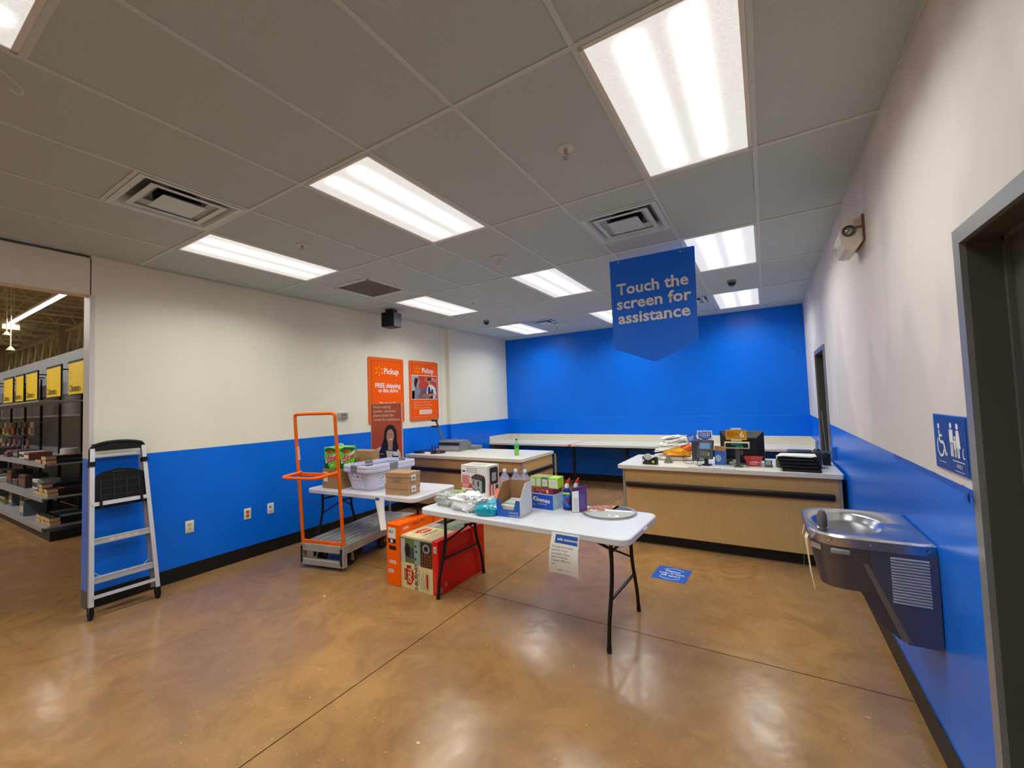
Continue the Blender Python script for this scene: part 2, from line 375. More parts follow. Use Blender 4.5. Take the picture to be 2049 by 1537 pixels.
# troffers
names = {(-1, 0): 'bright ceiling light panel above the right side nearest the camera', (2, 0): 'bright ceiling light panel over the cart area, centre of the front row',
 (5, 0): 'long ceiling light panel beside the left wall, behind the large square vent', (-1, 2): 'ceiling light panel partly behind the hanging blue sign',
 (2, 2): 'middle ceiling light panel just left of the hanging blue sign', (5, 2): 'ceiling light panel beside the black ceiling speaker',
 (-1, 4): 'farthest right ceiling light panel close to the blue back wall', (2, 4): 'far ceiling light panel cut off by the left edge of the blue sign',
 (5, 4): 'farthest left ceiling light panel close to the white corner', (2, -2): 'ceiling light panel cut by the upper left corner of the picture',
 (-1, -2): 'ceiling light panel overhead behind the camera on the right', (5, -2): 'ceiling light panel overhead behind the camera on the left'}
tro = None
for (n, m), lab in names.items():
    cx, cy = X0-(n+.5)*G, Y0+(m+.5)*F4+(.07 if (n, m) == (2, -2) else 0)
    if tro is None:
        tro = thing('ceiling_light', lab, 'ceiling light', (cx, cy, H), group='fluorescent ceiling panels')
        f = MB(); a, b_ = G/2-.013, F4/2-.013; q = .020
        f.bm(-a, -a+q, -b_, b_, -.004, .06); f.bm(a-q, a, -b_, b_, -.004, .06); f.bm(-a, a, -b_, -b_+q, -.004, .06); f.bm(-a, a, b_-q, b_, -.004, .06); f.bm(-a, a, -b_, b_, .055, .06)
        f.build('frame', WHITEM, tro)
        l = MB(); l.add([(-a+q, -b_+q, 0), (a-q, -b_+q, 0), (a-q, b_-q, 0), (-a+q, b_-q, 0)], [(3, 2, 1, 0)]); l.build('lens', LENS, tro, clean=False)
        la = bpy.data.lights.new('troffer_lamp', 'AREA'); la.shape = 'RECTANGLE'; la.size = .50; la.size_y = 1.10; la.energy = WATTS; la.color = (.96, 1, .94); la.spread = math.radians(150)
        lo = bpy.data.objects.new('troffer_lamp', la); COL.objects.link(lo); lo.location = (0, 0, -.006); lo.parent = tro
    else: dup(tro, (cx, cy, H), label=lab)


# diffusers
DIFF = mat('diffuser_white_metal', (206, 222, 224), .4); DUCT = mat('duct_black', (16, 18, 22), .5)
def diffuser(cx, cy, lab):
    t = thing('air_diffuser', lab, 'vent', (cx, cy, H), group='square air diffusers'); h = G/2-.014
    def ring(o, z0, i, z1):
        b = MB(); b.add([(-o, -o, z0), (o, -o, z0), (o, o, z0), (-o, o, z0), (-i, -i, z1), (i, -i, z1), (i, i, z1), (-i, i, z1)], [(0, 1, 5, 4), (1, 2, 6, 5), (2, 3, 7, 6), (3, 0, 4, 7)]); return b
    b = ring(h, -.003, h-.035, -.003); q = ring(h-.035, -.003, h-.085, .06); b.add(q.v, q.f); b.build('frame', DIFF, t)
    o = MB(); o.bm(-h+.08, h-.08, -h+.08, h-.08, .055, .06, 0); o.lathe([(.13, .02), (.13, .056), (.12, .056), (.12, .02)], n=24, m=1); o.build('duct_opening', [mat('diffuser_grey_inner', (120, 122, 126), .5), DUCT], t)
    MB().lathe([(.0, .05), (.118, .05)], n=24).build('duct_mouth', DUCT, t)
    b = ring(.212, .0, .140, .034); q = ring(.212, -.002, .178, -.002); b.add(q.v, q.f); b.build('cone_ring', DIFF, t)
    b = MB(); b.bm(-.122, .122, -.122, .122, -.012, -.009); q = ring(.122, -.009, .09, .012); b.add(q.v, q.f); b.build('centre_plate', DIFF, t)
yy = lambda m, a: Y0+m*F4+a
diffuser(X0-4.5*G, yy(-1, .9144), 'square air diffuser left of the centre front light panel')
diffuser(X0-.5*G, yy(1, .6096), 'square air diffuser above the hanging blue sign')
diffuser(X0-4.5*G, yy(4, .3048), 'small far air diffuser beside the farthest left light panel')
diffuser(X0-.5*G, yy(4, .3048), 'far air diffuser mostly hidden behind the blue sign')
t = thing('return_grille', 'dark grey square return air grille near the black speaker', 'vent', (X0-5.5*G, yy(1, .6096), H)); h = G/2-.014
f = MB(); f.bm(-h, -h+.025, -h, h, -.004, .01); f.bm(h-.025, h, -h, h, -.004, .01); f.bm(-h, h, -h, -h+.025, -.004, .01); f.bm(-h, h, h-.025, h, -.004, .01); f.build('frame', DIFF, t)
g = MB(); k = 44; s = 2*(h-.025)/k
for i in range(k+1): g.bm(-h+.025+i*s-.0022, -h+.025+i*s+.0022, -h+.025, h-.025, -.001, .008); g.bm(-h+.025, h-.025, -h+.025+i*s-.0022, -h+.025+i*s+.0022, -.001, .008)
o = g.build('eggcrate_grid', mat('grille_grey', (128, 126, 126), .5), t, clean=False); o['kind'] = 'stuff'
MB().bm(-h, h, -h, h, .012, .016).build('backing', mat('grille_backing', (58, 57, 57), .8), t)

# sprinklers, domes, speaker, hook, emergency light
CHROME = mat('chrome', (190, 190, 188), .2, 1.)
def sprinkler(x, y, lab, plate=.045):
    t = thing('sprinkler_head', lab, 'sprinkler', (x, y, H), group='ceiling sprinklers')
    MB().lathe([(0, -.001), (plate*.55, -.006), (plate*.8, -.009), (plate, -.002), (plate, .003)], n=24).build('escutcheon', WHITEM if plate < .06 else mat('light_grey_plastic', (196, 196, 194), .5), t, smooth=True)
    b = MB(); b.cyl((0, 0, 0), (0, 0, -.03), .010); b.tube([(-.009, 0, -.026), (-.014, 0, -.038), (-.006, 0, -.052), (0, 0, -.054)], .0028, 6); b.tube([(.009, 0, -.026), (.014, 0, -.038), (.006, 0, -.052), (0, 0, -.054)], .0028, 6); b.build('head', CHROME, t, smooth=True)
    MB().lathe([(0, -.056), (.017, -.055), (.017, -.053), (0, -.052)], n=12).build('deflector', CHROME, t)
sprinkler(4.10, 2.138, 'ceiling sprinkler head between the two front light panels'); sprinkler(1.66, 2.115, 'ceiling sprinkler head right of the long left light panel')
sprinkler(1.64, 4.60, 'small far sprinkler head right of the black speaker'); sprinkler(1.652, 7.27, 'tiny sprinkler head by the blue wall corner')
t = thing('occupancy_sensor', 'white ceiling sensor on a wide round plate in the room centre', 'sensor', (2.833, 3.401, H))
MB().lathe([(0, -.002), (.07, -.006), (.085, -.002), (.085, .003)], n=28).build('base_plate', mat('light_grey_plastic', (196, 196, 194), .5), t, smooth=True)
b = MB(); b.cyl((0, 0, 0), (0, 0, -.035), .014); b.lathe([(0, -.085), (.018, -.075), (.02, -.05), (.014, -.03)], n=16); b.build('sensor_head', WHITEM, t, smooth=True)
def dome(x, y, lab):
    t = thing('dome_camera', lab, 'camera', (x, y, H), group='dome cameras')
    MB().lathe([(.052, .002), (.052, -.02), (.045, -.024), (0, -.024)], n=24).build('ring', mat('grey_plastic', (150, 148, 144), .5), t, smooth=True)
    MB().lathe([(.046, -.02), (.044, -.04), (.033, -.058), (.016, -.068), (0, -.07)], n=24).build('dome', mat('smoked_dome', (34, 30, 30), .12), t, smooth=True)
dome(.987, 5.853, 'dark dome camera on the ceiling near the white corner'); dome(4.704, 5.817, 'dark dome camera on the ceiling right of the blue sign')
t = thing('speaker', 'black box speaker hanging from the ceiling by the left wall', 'speaker', (.40, 4.27, H), .25)
MB().rbox(-.10, .10, -.10, .10, -.26, -.05, .008).build('cabinet', mat('speaker_black', (22, 22, 24), .5), t, smooth=True)
MB().rbox(-.088, .088, -.107, -.099, -.248, -.062, .003, 1).build('grille', mat('speaker_grille', (13, 13, 14), .8, bump=.5, bs=500), t)
MB().rbox(-.06, .06, -.05, .07, -.055, .0, .004, 1).build('mounting_bracket', mat('speaker_black'), t)
MB().rbox(.1, .112, -.095, .095, -.255, -.055, .003, 1).build('side_panel', mat('speaker_side_grey', (88, 90, 96), .4), t)
hk = MB(); hk.tube([(2.43, .345, H), (2.415, .375, H-.012), (2.385, .412, H-.022), (2.355, .422, H-.03), (2.352, .402, H-.036), (2.368, .382, H-.034)], .0032, 6)
tag(hk.build('wire_hook', WHITEM, smooth=True), 'thin white wire hook hanging from the ceiling at upper left', 'hook')
t = thing('emergency_light', 'white emergency light with a round lamp high on the right wall', 'emergency light', (XR, 3.34, 2.60))
EW = mat('aged_white_plastic', (228, 218, 204), .4)
pr = [(0, .10), (-.065, .105), (-.095, .085), (-.115, .045), (-.122, 0), (-.118, -.05), (-.105, -.085), (-.08, -.098), (-.045, -.095), (0, -.035)]
b = MB(); b.prism(pr, (0, 0, 0), (1, 0, 0), (0, 0, 1), (0, .27, 0)); b.build('housing', EW, t)
MB().bm(-.012, 0, -.012, .282, -.05, .112).build('back_plate', mat('plate_shadow_brown', (120, 92, 80), .5), t)
for k, y in enumerate((-.001, .271)):
    s_ = -1 if k == 0 else 1
    b = MB(); b.lathe([(.032, 0), (.036, .004), (.032, .012), (.027, .010), (.027, 0)], c=(-.078, y, .022), n=24, ax=(0, s_, 0)); lr = b.build('lamp_ring', mat('lamp_ring_grey', (84, 84, 80), .35), t, smooth=True)
    MB().lathe([(.028, .002), (.02, .011), (.01, .015), (0, .016)], c=(-.078, y, .022), n=20, ax=(0, s_, 0)).build('lamp_lens', mat('lamp_glass', (168, 172, 166), .08, .7), lr, smooth=True)
f = Face((-.052, -.0005, 0), (1, 0, 0), (0, 0, 1), t); f.rect('label_sticker', .0, .05, .045, .09, mat('sticker_pale', (200, 188, 176), .6)); f.rect('label_sticker', .0, .028, .045, .046, mat('brown_sticker', (150, 100, 90), .6))
b = MB(); b.cyl((-.115, .2, -.03), (-.15, .2, -.035), .012, n=12); b.build('test_button', EW, t, smooth=True)

# ------------------------------------------------------------------ counters
LAM = mat('maple_laminate', (206, 168, 108), .42, var=.045, vs_=9, stretch=(6, 6, .6))
TOPW = mat('speckled_white_laminate', (226, 221, 209), .3, var=.04, vs_=220)
KICK = mat('black_kick', (14, 13, 13), .5); RAIL = mat('dark_bumper_rubber', (36, 27, 26), .3); TRIM = mat('grey_edge_trim', (150, 148, 146), .45)
def counter(name, lab, x0, x1, y0, y1, zt, side_rail):
    """front faces -y"""
    t = thing(name, lab, 'counter', (x0, y0, 0)); w_, d = x1-x0, y1-y0
    tp = MB(); tp.prism(rrect(w_, d, .02, 3), (0, 0, zt-.04), (1, 0, 0), (0, 1, 0), (0, 0, .04)); tp.build('worktop', TOPW, t)
    i = .05
    MB().bm(i+.02, w_-.03, i, i+.02, .115, zt-.04).build('front_panel', LAM, t)
    MB().bm(w_-.035, w_-.015, i+.02, d-.04, .115, zt-.04).build('side_panel', LAM, t); MB().bm(i, i+.02, i+.02, d-.04, .115, zt-.04).build('side_panel', LAM, t)
    MB().bm(i+.02, w_-.035, d-.06, d-.04, .115, zt-.04).build('back_panel', LAM, t)
    MB().bm(i+.05, w_-.07, i+.06, d-.07, 0, .118).build('kick_plate', KICK, t)
    for xx in (i-.006, w_-.04): MB().bm(xx, xx+.026, i-.006, i+.022, .1, zt-.04).build('corner_trim', TRIM, t)
    zr = zt-.215
    r = MB(); r.rbox(i+.03, w_-.07, i-.035, i, zr-.03, zr+.03, .016, 3); r.build('bumper_rail', RAIL, t, smooth=True)
    if side_rail: r = MB(); r.rbox(w_-.017, w_+.018, i+.05, d-.02, zr-.03, zr+.03, .016, 3); r.build('bumper_rail', RAIL, t, smooth=True)
    return t
counter('service_counter', 'wood laminate counter with white top by the left wall, binding machine on it', .06, 2.19, 4.80, 5.80, .865, True)
counter('checkout_counter', 'wood laminate checkout counter with white top holding the register, at the right', 3.50, 5.545, 4.72, 5.66, .87, False)
# back work counter
t = thing('work_counter', 'long low white work counter along the blue back wall', 'counter', (0, 7.25, 0))
b = MB(); b.bm(.004, 2.0, 0, .755, .765, .80); b.build('worktop', TOPW, t); b = MB(); b.bm(2.002, XR-.004, 0, .755, .765, .80); b.build('worktop', TOPW, t)
SPL = mat('cream_splash_laminate', (224, 217, 196), .4)
MB().bm(.004, XR-.004, .755, .776, .765, .93).build('backsplash', SPL, t)
MB().bm(.004, .024, .0, .755, .80, .93).build('side_splash', SPL, t); MB().bm(XR-.024, XR-.004, .0, .755, .80, .93).build('side_splash', SPL, t)
for x in (1.80, 2.82, 3.9): MB().rbox(x-.022, x+.022, .2, .244, 0, .765, .004, 1).build('leg', mat('black_powdercoat', (16, 17, 22), .45), t)
MB().bm(.05, XR-.05, .1, .13, .735, .765).build('support_rail', mat('black_powdercoat'), t)
MB().bm(.004, .04, .08, .6, .45, .765).build('wall_bracket', mat('raw_wood', (150, 118, 84), .6), t)
MB().bm(XR-.04, XR-.004, .08, .6, .45, .765).build('wall_bracket', mat('raw_wood'), t)
b = MB(); b.add([(1.80, 7.249, .801), (1.84, 7.249, .801), (1.86, 8.0, .801), (1.83, 8.0, .801)], [(0, 1, 2, 3)]); b.bm(1.78, 1.84, 7.246, 7.25, .765, .801)
tag(b.build('red_tape', mat('red_tape', (222, 92, 66), .5)), 'strip of red tape across the white back counter', 'tape')
b = MB(); b.bm(1.92, 2.03, 7.246, 7.25, .772, .795); tag(b.build('shelf_clip', mat('clear_clip', (196, 196, 196), .2)), 'small clear clip on the back counter edge beside the red tape', 'clip')
# yellow chain at the left counter
t = thing('plastic_chain', 'yellow plastic chain hanging at the far end of the left counter', 'chain', (2.235, 5.74, .80))
CH = mat('yellow_plastic', (214, 180, 40), .4)
for k in range(9):
    a = MB(); z = -.045*k; pts = []
    for q in range(14):
        an_ = 2*PI*q/14; u_, v_ = .014*math.cos(an_), .03*math.sin(an_); pts.append((u_, 0, z+v_) if k % 2 else (0, u_, z+v_))
    a.tube(pts, .0045, 6, closed=True); a.build('link', CH, t, smooth=True)

# ------------------------------------------------------------------ folding tables
TPL = mat('white_table_plastic', (216, 216, 222), .35, var=.02, vs_=40, bump=.05, bs=300); LEGM = mat('dark_brown_steel', (34, 27, 26), .35, .3)
def ftable(lab, cx, cy, rz, L_, Wd, zt, ins=.17):
    t = thing('folding_table', lab, 'table', (cx, cy, 0), rz)
    o = rrect(L_, Wd, .075, 7, -L_/2, -Wd/2); i = rrect(L_-.012, Wd-.012, .07, 7, -L_/2+.006, -Wd/2+.006); b = MB(); n = len(o)
    rings = [(i, zt-.045), (o, zt-.04), (o, zt-.006), (i, zt)]
    b.add([(x, y, z) for p_, z in rings for x, y in p_], [tuple(range(n-1, -1, -1)), tuple(range(3*n, 4*n))]+[(k*n+j, k*n+(j+1) % n, (k+1)*n+(j+1) % n, (k+1)*n+j) for k in range(3) for j in range(n)])
    b.build('tabletop', TPL, t, smooth=True)
    for sx in (-1, 1):
        x = sx*(L_/2-ins)
        for sy in (-1, 1):
            path = arcpath([(x, sy*.20, zt-.05), (x, sy*.20, .42), (x, sy*.29, .17), (x, sy*.31, .015)], .16, 6)
            q = MB(); q.tube(path, .0135, 10); q.build('leg', LEGM, t, smooth=True)
            q = MB(); q.cyl((x, sy*.31, 0), (x, sy*.308, .04), .016); q.build('foot_cap', mat('black_plastic', (15, 15, 16), .45), t, smooth=True)
        MB().tube([(x, -.2, .60), (x, .2, .60)], .010, 8).build('cross_bar', LEGM, t, smooth=True)
        MB().tube([(x, -.25, .30), (x, .25, .30)], .010, 8).build('cross_bar', LEGM, t, smooth=True)
        MB().tube([(x, -.2, zt-.05), (x, .2, zt-.05)], .012, 8).build('cross_bar', LEGM, t, smooth=True)
        q = MB(); q.tube(arcpath([(sx*(L_/2-.66), 0, zt-.05), (x-sx*.10, 0, .55), (x-sx*.05, 0, .54)], .05), .011, 8); q.build('brace', LEGM, t, smooth=True)
        q = MB(); q.tube([(x-sx*.09, -.0, .55), (x, -.2, .44)], .008, 6); q.tube([(x-sx*.09, .0, .55), (x, .2, .44)], .008, 6); q.build('brace', LEGM, t, smooth=True)
    for sy in (-1, 1): MB().bm(-L_/2+.1, L_/2-.1, sy*(Wd/2-.13)-.012, sy*(Wd/2-.13)+.012, zt-.06, zt-.044).build('side_rail', LEGM, t)
    MB().bm(L_/2-.003, L_/2+.006, -.03, .05, zt-.032, zt-.018).build('latch', mat('white_plastic', (235, 235, 235), .4), t)
    return t
ZT = .74
T2 = ftable('white folding table in front, covered with groceries and packages', 3.315, 2.985, math.radians(-2.6), 1.83, .70, ZT)
T1 = ftable('white folding table by the left wall carrying the laundry baskets', 1.285, 3.235, math.radians(3.5), 1.56, .70, ZT, .085)

# ------------------------------------------------------------------ drinking fountain on the right wall
SS = mat('stainless_steel', (196, 196, 200), .24, 1., bump=.04, bs=40); SSD = mat('dark_steel_side', (112, 108, 112), .38, .85)
fy0, fy1 = 2.44, 2.985; fc = (fy0+fy1)/2
t = thing('drinking_fountain', 'stainless steel drinking fountain mounted on the blue right wall', 'drinking fountain', (0, 0, 0))
def plan(x0, r, ins=0.):
    y0, y1 = fy0+ins, fy1-ins; out = [(XR, y0), (XR, y1)]
    for k in range(8): a = PI/2+k*PI/2/7; out.append((x0+r+r*math.cos(a), y1-r+r*math.sin(a)))
    for k in range(8): a = PI+k*PI/2/7; out.append((x0+r+r*math.cos(a), y0+r+r*math.sin(a)))
    return out
b = MB(); pa, pb = plan(5.165, .085, .004), plan(5.132, .125); nn = len(pa); b.add([(x, y, .71) for x, y in pa]+[(x, y, .915) for x, y in pb], [tuple(range(nn-1, -1, -1)), tuple(range(nn, 2*nn))]+[(i, (i+1) % nn, nn+(i+1) % nn, nn+i) for i in range(nn)]); b.build('apron', SSD, t, smooth=True)
b = MB(); pr = [(5.30, .72), (5.372, .575), (5.43, .528), (XR, .528), (XR, .72)]; b.prism(pr, (0, fy0+.012, 0), (1, 0, 0), (0, 0, 1), (0, fy1-fy0-.024, 0)); b.build('lower_housing', SSD, t)
b = MB(); b.prism([(5.345, .915), (XR-.004, .915), (XR-.004, .52), (5.452, .52), (5.345, .80)], (0, fy0-.006, 0), (1, 0, 0), (0, 0, 1), (0, .02, 0)); sp = b.build('side_panel', mat('blue_grey_steel', (120, 122, 136), .33, .85), t)
b = MB(); b.prism([(5.318, .838), (5.338, .838), (5.462, .53), (5.434, .53)], (0, fy0-.009, 0), (1, 0, 0), (0, 0, 1), (0, .02, 0)); b.build('edge_strip', mat('warm_steel', (150, 138, 124), .4, .7), t)
for k in range(16):
    z = .885-k*.0125; b = MB(); b.prism([(0, 0), (-.007, -.0035), (-.007, -.0065), (0, -.0105)], (5.413, fy0-.006, z), (0, 1, 0), (0, 0, 1), (.124, 0, 0)); b.build('louver', mat('louver_steel', (196, 198, 206), .35, .4), sp)
# deck with the sunken bowl
b = MB(); n = 48; P = plan(5.120, .145, -.012); pc = Vector((5.30, fc)); rings = []
def outl(a):
    d = Vector((math.cos(a), math.sin(a))); best = 9
    for i in range(len(P)):
        p_, q_ = Vector(P[i]), Vector(P[(i+1) % len(P)]); e = q_-p_; den = d.x*e.y-d.y*e.x
        if abs(den) < 1e-9: continue
        s_ = p_-pc; tt = (s_.x*e.y-s_.y*e.x)/den; uu = (s_.x*d.y-s_.y*d.x)/den
        if tt > 0 and -1e-6 <= uu <= 1+1e-6: best = min(best, tt)
    return pc+d*best
A_ = [2*PI*k/n for k in range(n)]; O = [outl(a) for a in A_]
E_ = [pc+Vector((math.cos(a)*.145, math.sin(a)*.205)) for a in A_]
R_ = [[(p.x, p.y, .905) for p in O], [(p.x, p.y, .945) for p in O], [(pc.x+(p.x-pc.x)*.97, pc.y+(p.y-pc.y)*.97, .954) for p in O], [(p.x, p.y, .953) for p in E_]]
for f_, z in ((.94, .946), (.85, .925), (.7, .905), (.4, .893), (.12, .890)): R_.append([(pc.x+(p.x-pc.x)*f_, pc.y+(p.y-pc.y)*f_, z) for p in E_])
b.add([q for g_ in R_ for q in g_], [(i*n+k, i*n+(k+1) % n, (i+1)*n+(k+1) % n, (i+1)*n+k) for i in range(len(R_)-1) for k in range(n)]+[tuple((len(R_)-1)*n+k for k in range(n))])
b.build('basin', SS, t, smooth=True)
b = MB(); b.lathe([(.026, 0), (.026, .006), (.017, .010)], c=(5.19, 2.56, .948), n=20); b.build('spout_base', CHROME, t, smooth=True)
b = MB(); b.lathe([(.0195, 0), (.021, .03), (.019, .06), (.012, .078), (0, .084)], c=(5.19, 2.56, .955), n=18); b.build('spout_guard', mat('grey_rubber', (104, 100, 96), .7), t, smooth=True)
MB().rbox(5.205, 5.277, fy0-.010, fy0+.004, .868, .893, .006, 3).build('push_bar', mat('grey_push_bar', (156, 152, 144), .45), t, smooth=True)
b = MB(); b.box((5.157, 2.497, .88), (.010, .055, .026), rz=math.radians(38)); b.build('push_bar', mat('grey_push_bar'), t)
MB().rbox(5.128, 5.139, 2.66, 2.76, .868, .893, .005, 2).build('push_bar', mat('grey_push_bar'), t, smooth=True)
for x in (5.20, 5.28, 5.35, 5.54):
    MB().lathe([(0, .004), (.004, .003), (.005, 0)], c=(x, fy0-.013, .925), n=10, ax=(0, -1, 0)).build('screw', CHROME, t, smooth=True)
MT = mat('cream_masking_tape', (226, 212, 184), .7)
def strip(name, pts, ws, m, lab, cat, group=None):
    b = MB(); vs_ = []
    for (p_, wv) in zip(pts, ws): vs_ += [Vector(p_)-Vector(wv)/2, Vector(p_)+Vector(wv)/2]
    b.add(vs_, [(2*i, 2*i+1, 2*i+3, 2*i+2) for i in range(len(pts)-1)]); o = b.build(name, m, clean=False)
    md = o.modifiers.new('thick', 'SOLIDIFY'); md.thickness = .0006
    return tag(o, lab, cat, group)
strip('masking_tape', [(5.118, 2.60, .945), (5.108, 2.60, .90), (5.112, 2.60, .83), (5.107, 2.602, .75), (5.112, 2.60, .69)], [(0, .028, 0), (0, .026, 0), (.002, .016, 0), (.002, .010, 0), (.001, .004, 0)], MT, 'left of two cream masking tape strips dangling from the drinking fountain', 'tape')
strip('masking_tape', [(5.135, 2.54, .945), (5.118, 2.535, .90), (5.124, 2.535, .82), (5.130, 2.537, .74), (5.142, 2.535, .655)], [(.010, -.032, 0), (.010, -.028, 0), (.006, -.018, 0), (.006, -.012, 0), (.002, -.004, 0)], MT, 'right, longer masking tape strip dangling from the drinking fountain', 'tape')

# ------------------------------------------------------------------ right wall: restroom sign, tape on the paint edge
SB = mat('sign_blue', (18, 84, 178), .4); SW = mat('sign_white', (232, 232, 230), .5)
t = thing('restroom_sign', 'blue square family restroom sign with wheelchair symbol on right wall', 'sign', (XR, 2.345, 1.30))
MB().rbox(-.006, 0, -.335, 0, 0, .212, .002, 1).build('plate', SB, t)
f = Face((-.0065, 0, 0), (0, -1, 0), (0, 0, 1), t)
def stroke(f, name, pts, w_, m, lv=2):
    b = MB()
    for (x0, y0), (x1, y1) in zip(pts[:-1], pts[1:]):
        d = Vector((x1-x0, y1-y0)); n_ = Vector((-d.y, d.x)).normalized()*w_/2
        b.add([f._at(x0+n_.x, y0+n_.y, f.l*lv), f._at(x0-n_.x, y0-n_.y, f.l*lv), f._at(x1-n_.x, y1-n_.y, f.l*lv), f._at(x1+n_.x, y1+n_.y, f.l*lv)], [(0, 1, 2, 3)])
    return b.build(name, m, f.p, clean=False)
f.rect('panel', .03, .008, .325, .204, mat('sign_blue_inner', (12, 66, 150), .4), 1)
f.poly('wheelchair_symbol', ell(.065, .165, .011, .011, 14), SW, 2); stroke(f, 'wheelchair_symbol', [(.065, .15), (.07, .105), (.108, .105), (.125, .06), (.14, .065)], .012, SW); stroke(f, 'wheelchair_symbol', [(.07, .13), (.098, .13)], .009, SW)
stroke(f, 'wheelchair_symbol', [(.055, .118), (.042, .098), (.045, .068), (.068, .05), (.095, .056), (.108, .078)], .009, SW)
for x, h_, dress in ((.19, 1., 0), (.25, 1., 1), (.222, .62, 0)):
    z0 = .062; f.poly('family_figure', ell(x, z0+.112*h_, .0105*h_+.001, .0105*h_+.001, 12), SW, 2)
    if dress: f.poly('family_figure', [(x-.022, z0+.035), (x+.022, z0+.035), (x+.013, z0+.098), (x-.013, z0+.098)], SW, 2); f.rects('family_figure', [(x-.010, z0, x-.002, z0+.036), (x+.002, z0, x+.010, z0+.036)], SW, 2)
    else: f.rects('family_figure', [(x-.018*h_, z0+.045*h_, x+.018*h_, z0+.098*h_), (x-.012*h_, z0, x-.002, z0+.05*h_), (x+.002, z0, x+.012*h_, z0+.05*h_)], SW, 2)
stroke(f, 'family_figure', [(.296, .10), (.288, .085), (.292, .066), (.305, .066)], .006, SW)
f.rect('rule', .19, .047, .30, .050, SW, 2); f.text('FAMILY', .25, .031, .020, SW, sx=.8); f.rect('braille', .05, .028, .12, .030, SW, 2); f.rect('braille', .20, .012, .29, .014, SW, 2)
BT = mat('blue_masking_tape', (22, 92, 196), .45)
pts = [(XR-.0012, y, W-.012+.006*noise.noise((y*9, 0, 0))) for y in [3.05-.0525*k for k in range(21)]]
strip('painters_tape', pts, [(0, 0, .020+.010*abs(noise.noise((k*.7, 2, 0)))) for k in range(21)], BT, 'blue painters tape along the paint edge beside the near door', 'tape')
strip('painters_tape', [(XR-.02, 2.035, 1.256), (XR-.022, 2.00, 1.247), (XR-.024, 1.972, 1.248), (XR-.034, 1.955, 1.252)], [(0, 0, .05), (0, 0, .055), (0, 0, .04), (0, 0, .012)], BT, 'loose blue tape end stuck over the near door frame', 'tape')
t = thing('switch_box', 'small blue wall outlet box beside the far door above the counter', 'outlet', (XR, 5.40, .93))
MB().rbox(-.035, 0, -.04, .04, 0, .115, .004, 1).build('box', mat('outlet_blue', (52, 116, 204), .4), t); MB().bm(-.037, -.0345, -.012, .012, .045, .08).build('socket', mat('socket_dark', (20, 40, 90), .5), t)

# ------------------------------------------------------------------ left wall: outlets, posters
def outlet(y, z, kind, lab):
    t = thing('wall_outlet', lab, 'outlet', (0, y, z), group='outlets on the left blue band')
    MB().rbox(0, .006, -.037, .037, -.06, .06, .003, 2).build('cover_plate', mat('ivory_plastic', (232, 224, 196), .4) if kind != 2 else mat('white_cover', (230, 230, 232), .4), t, smooth=True)
    if kind < 2:
        m = mat('orange_socket', (214, 84, 40), .4) if kind else mat('ivory_socket', (206, 198, 172), .45)
        for s_ in (-1, 1):
            o = MB(); o.prism(rrect(.034, .032, .012, 4, -.017, s_*.021-.016), (.006, 0, 0), (0, 1, 0), (0, 0, 1), (.003, 0, 0)); so = o.build('socket', m, t)
            q = MB(); q.bm(.009, .0094, -.009, -.0065, s_*.021-.003, s_*.021+.007); q.bm(.009, .0094, .0055, .008, s_*.021-.003, s_*.021+.006); q.build('slot', mat('slot_dark', (40, 36, 32), .6), so)
        MB().lathe([(0, .0015), (.003, .001), (.0035, 0)], c=(.006, 0, 0), n=8, ax=(1, 0, 0)).build('screw', mat('ivory_socket', (206, 198, 172), .45), t)
    else:
        MB().bm(.006, .008, -.014, .006, .008, .022).build('jack', mat('jack_dark', (60, 24, 28), .5), t); MB().bm(.006, .007, -.02, .02, -.04, -.02).build('label_strip', mat('light_grey_plastic', (196, 196, 194), .5), t); MB().bm(.006, .0072, -.018, .02, .03, .042).build('label_strip', mat('light_grey_plastic'), t)
outlet(1.936, .497, 0, 'ivory duplex wall outlet nearest the ladder'); outlet(2.482, .492, 1, 'wall outlet with orange sockets between the other two'); outlet(2.735, .494, 2, 'white data jack plate nearest the orange cart')
t = thing('thermostat', 'small grey thermostat box on the left wall behind the cart handle', 'thermostat', (0, 3.722, 1.522))
MB().rbox(0, .03, -.075, .075, -.045, .045, .006, 2).build('case', mat('thermostat_grey', (176, 172, 166), .5), t, smooth=True); MB().bm(.03, .032, -.04, .05, -.005, .03).build('window', mat('thermostat_window', (120, 118, 116), .3), t)
MB().bm(.03, .0315, -.06, .06, -.03, -.022).build('slider', mat('slot_grey', (90, 88, 86), .5), t)

OR = mat('poster_orange', (255, 96, 0), .5, spec=.15); ORF = mat('poster_frame_orange', (240, 106, 34), .45, spec=.2); YE = mat('spark_yellow', (252, 176, 24), .5); WH = mat('print_white', (250, 240, 232), .5)
def poster(y0, z0, w_, h_, lab):
    t = thing('wall_poster', lab, 'poster', (0, y0, z0), group='orange posters on the left wall')
    b = MB(); b.prism(rrect(w_, h_, .035, 5), (0, 0, 0), (0, 1, 0), (0, 0, 1), (.014, 0, 0)); b.build('frame', ORF, t)
    b = MB(); b.bm(.0135, .0152, .055, w_-.04, .05, h_-.055); pn = b.build('sheet', OR, t)
    q = MB(); q.bm(.014, .0162, .05, .057, .05, h_-.05); q.bm(.014, .0162, .05, w_-.035, h_-.057, h_-.05); q.bm(.014, .0162, w_-.042, w_-.035, .05, h_-.05); q.build('inner_lip', mat('poster_lip', (196, 78, 14), .5), t)
    return t, Face((.0155, 0, 0), (0, 1, 0), (0, 0, 1), t)
t, f = poster(4.165, 1.372, .70, 1.005, 'larger orange poster reading free shipping to this store, behind the sign stand')
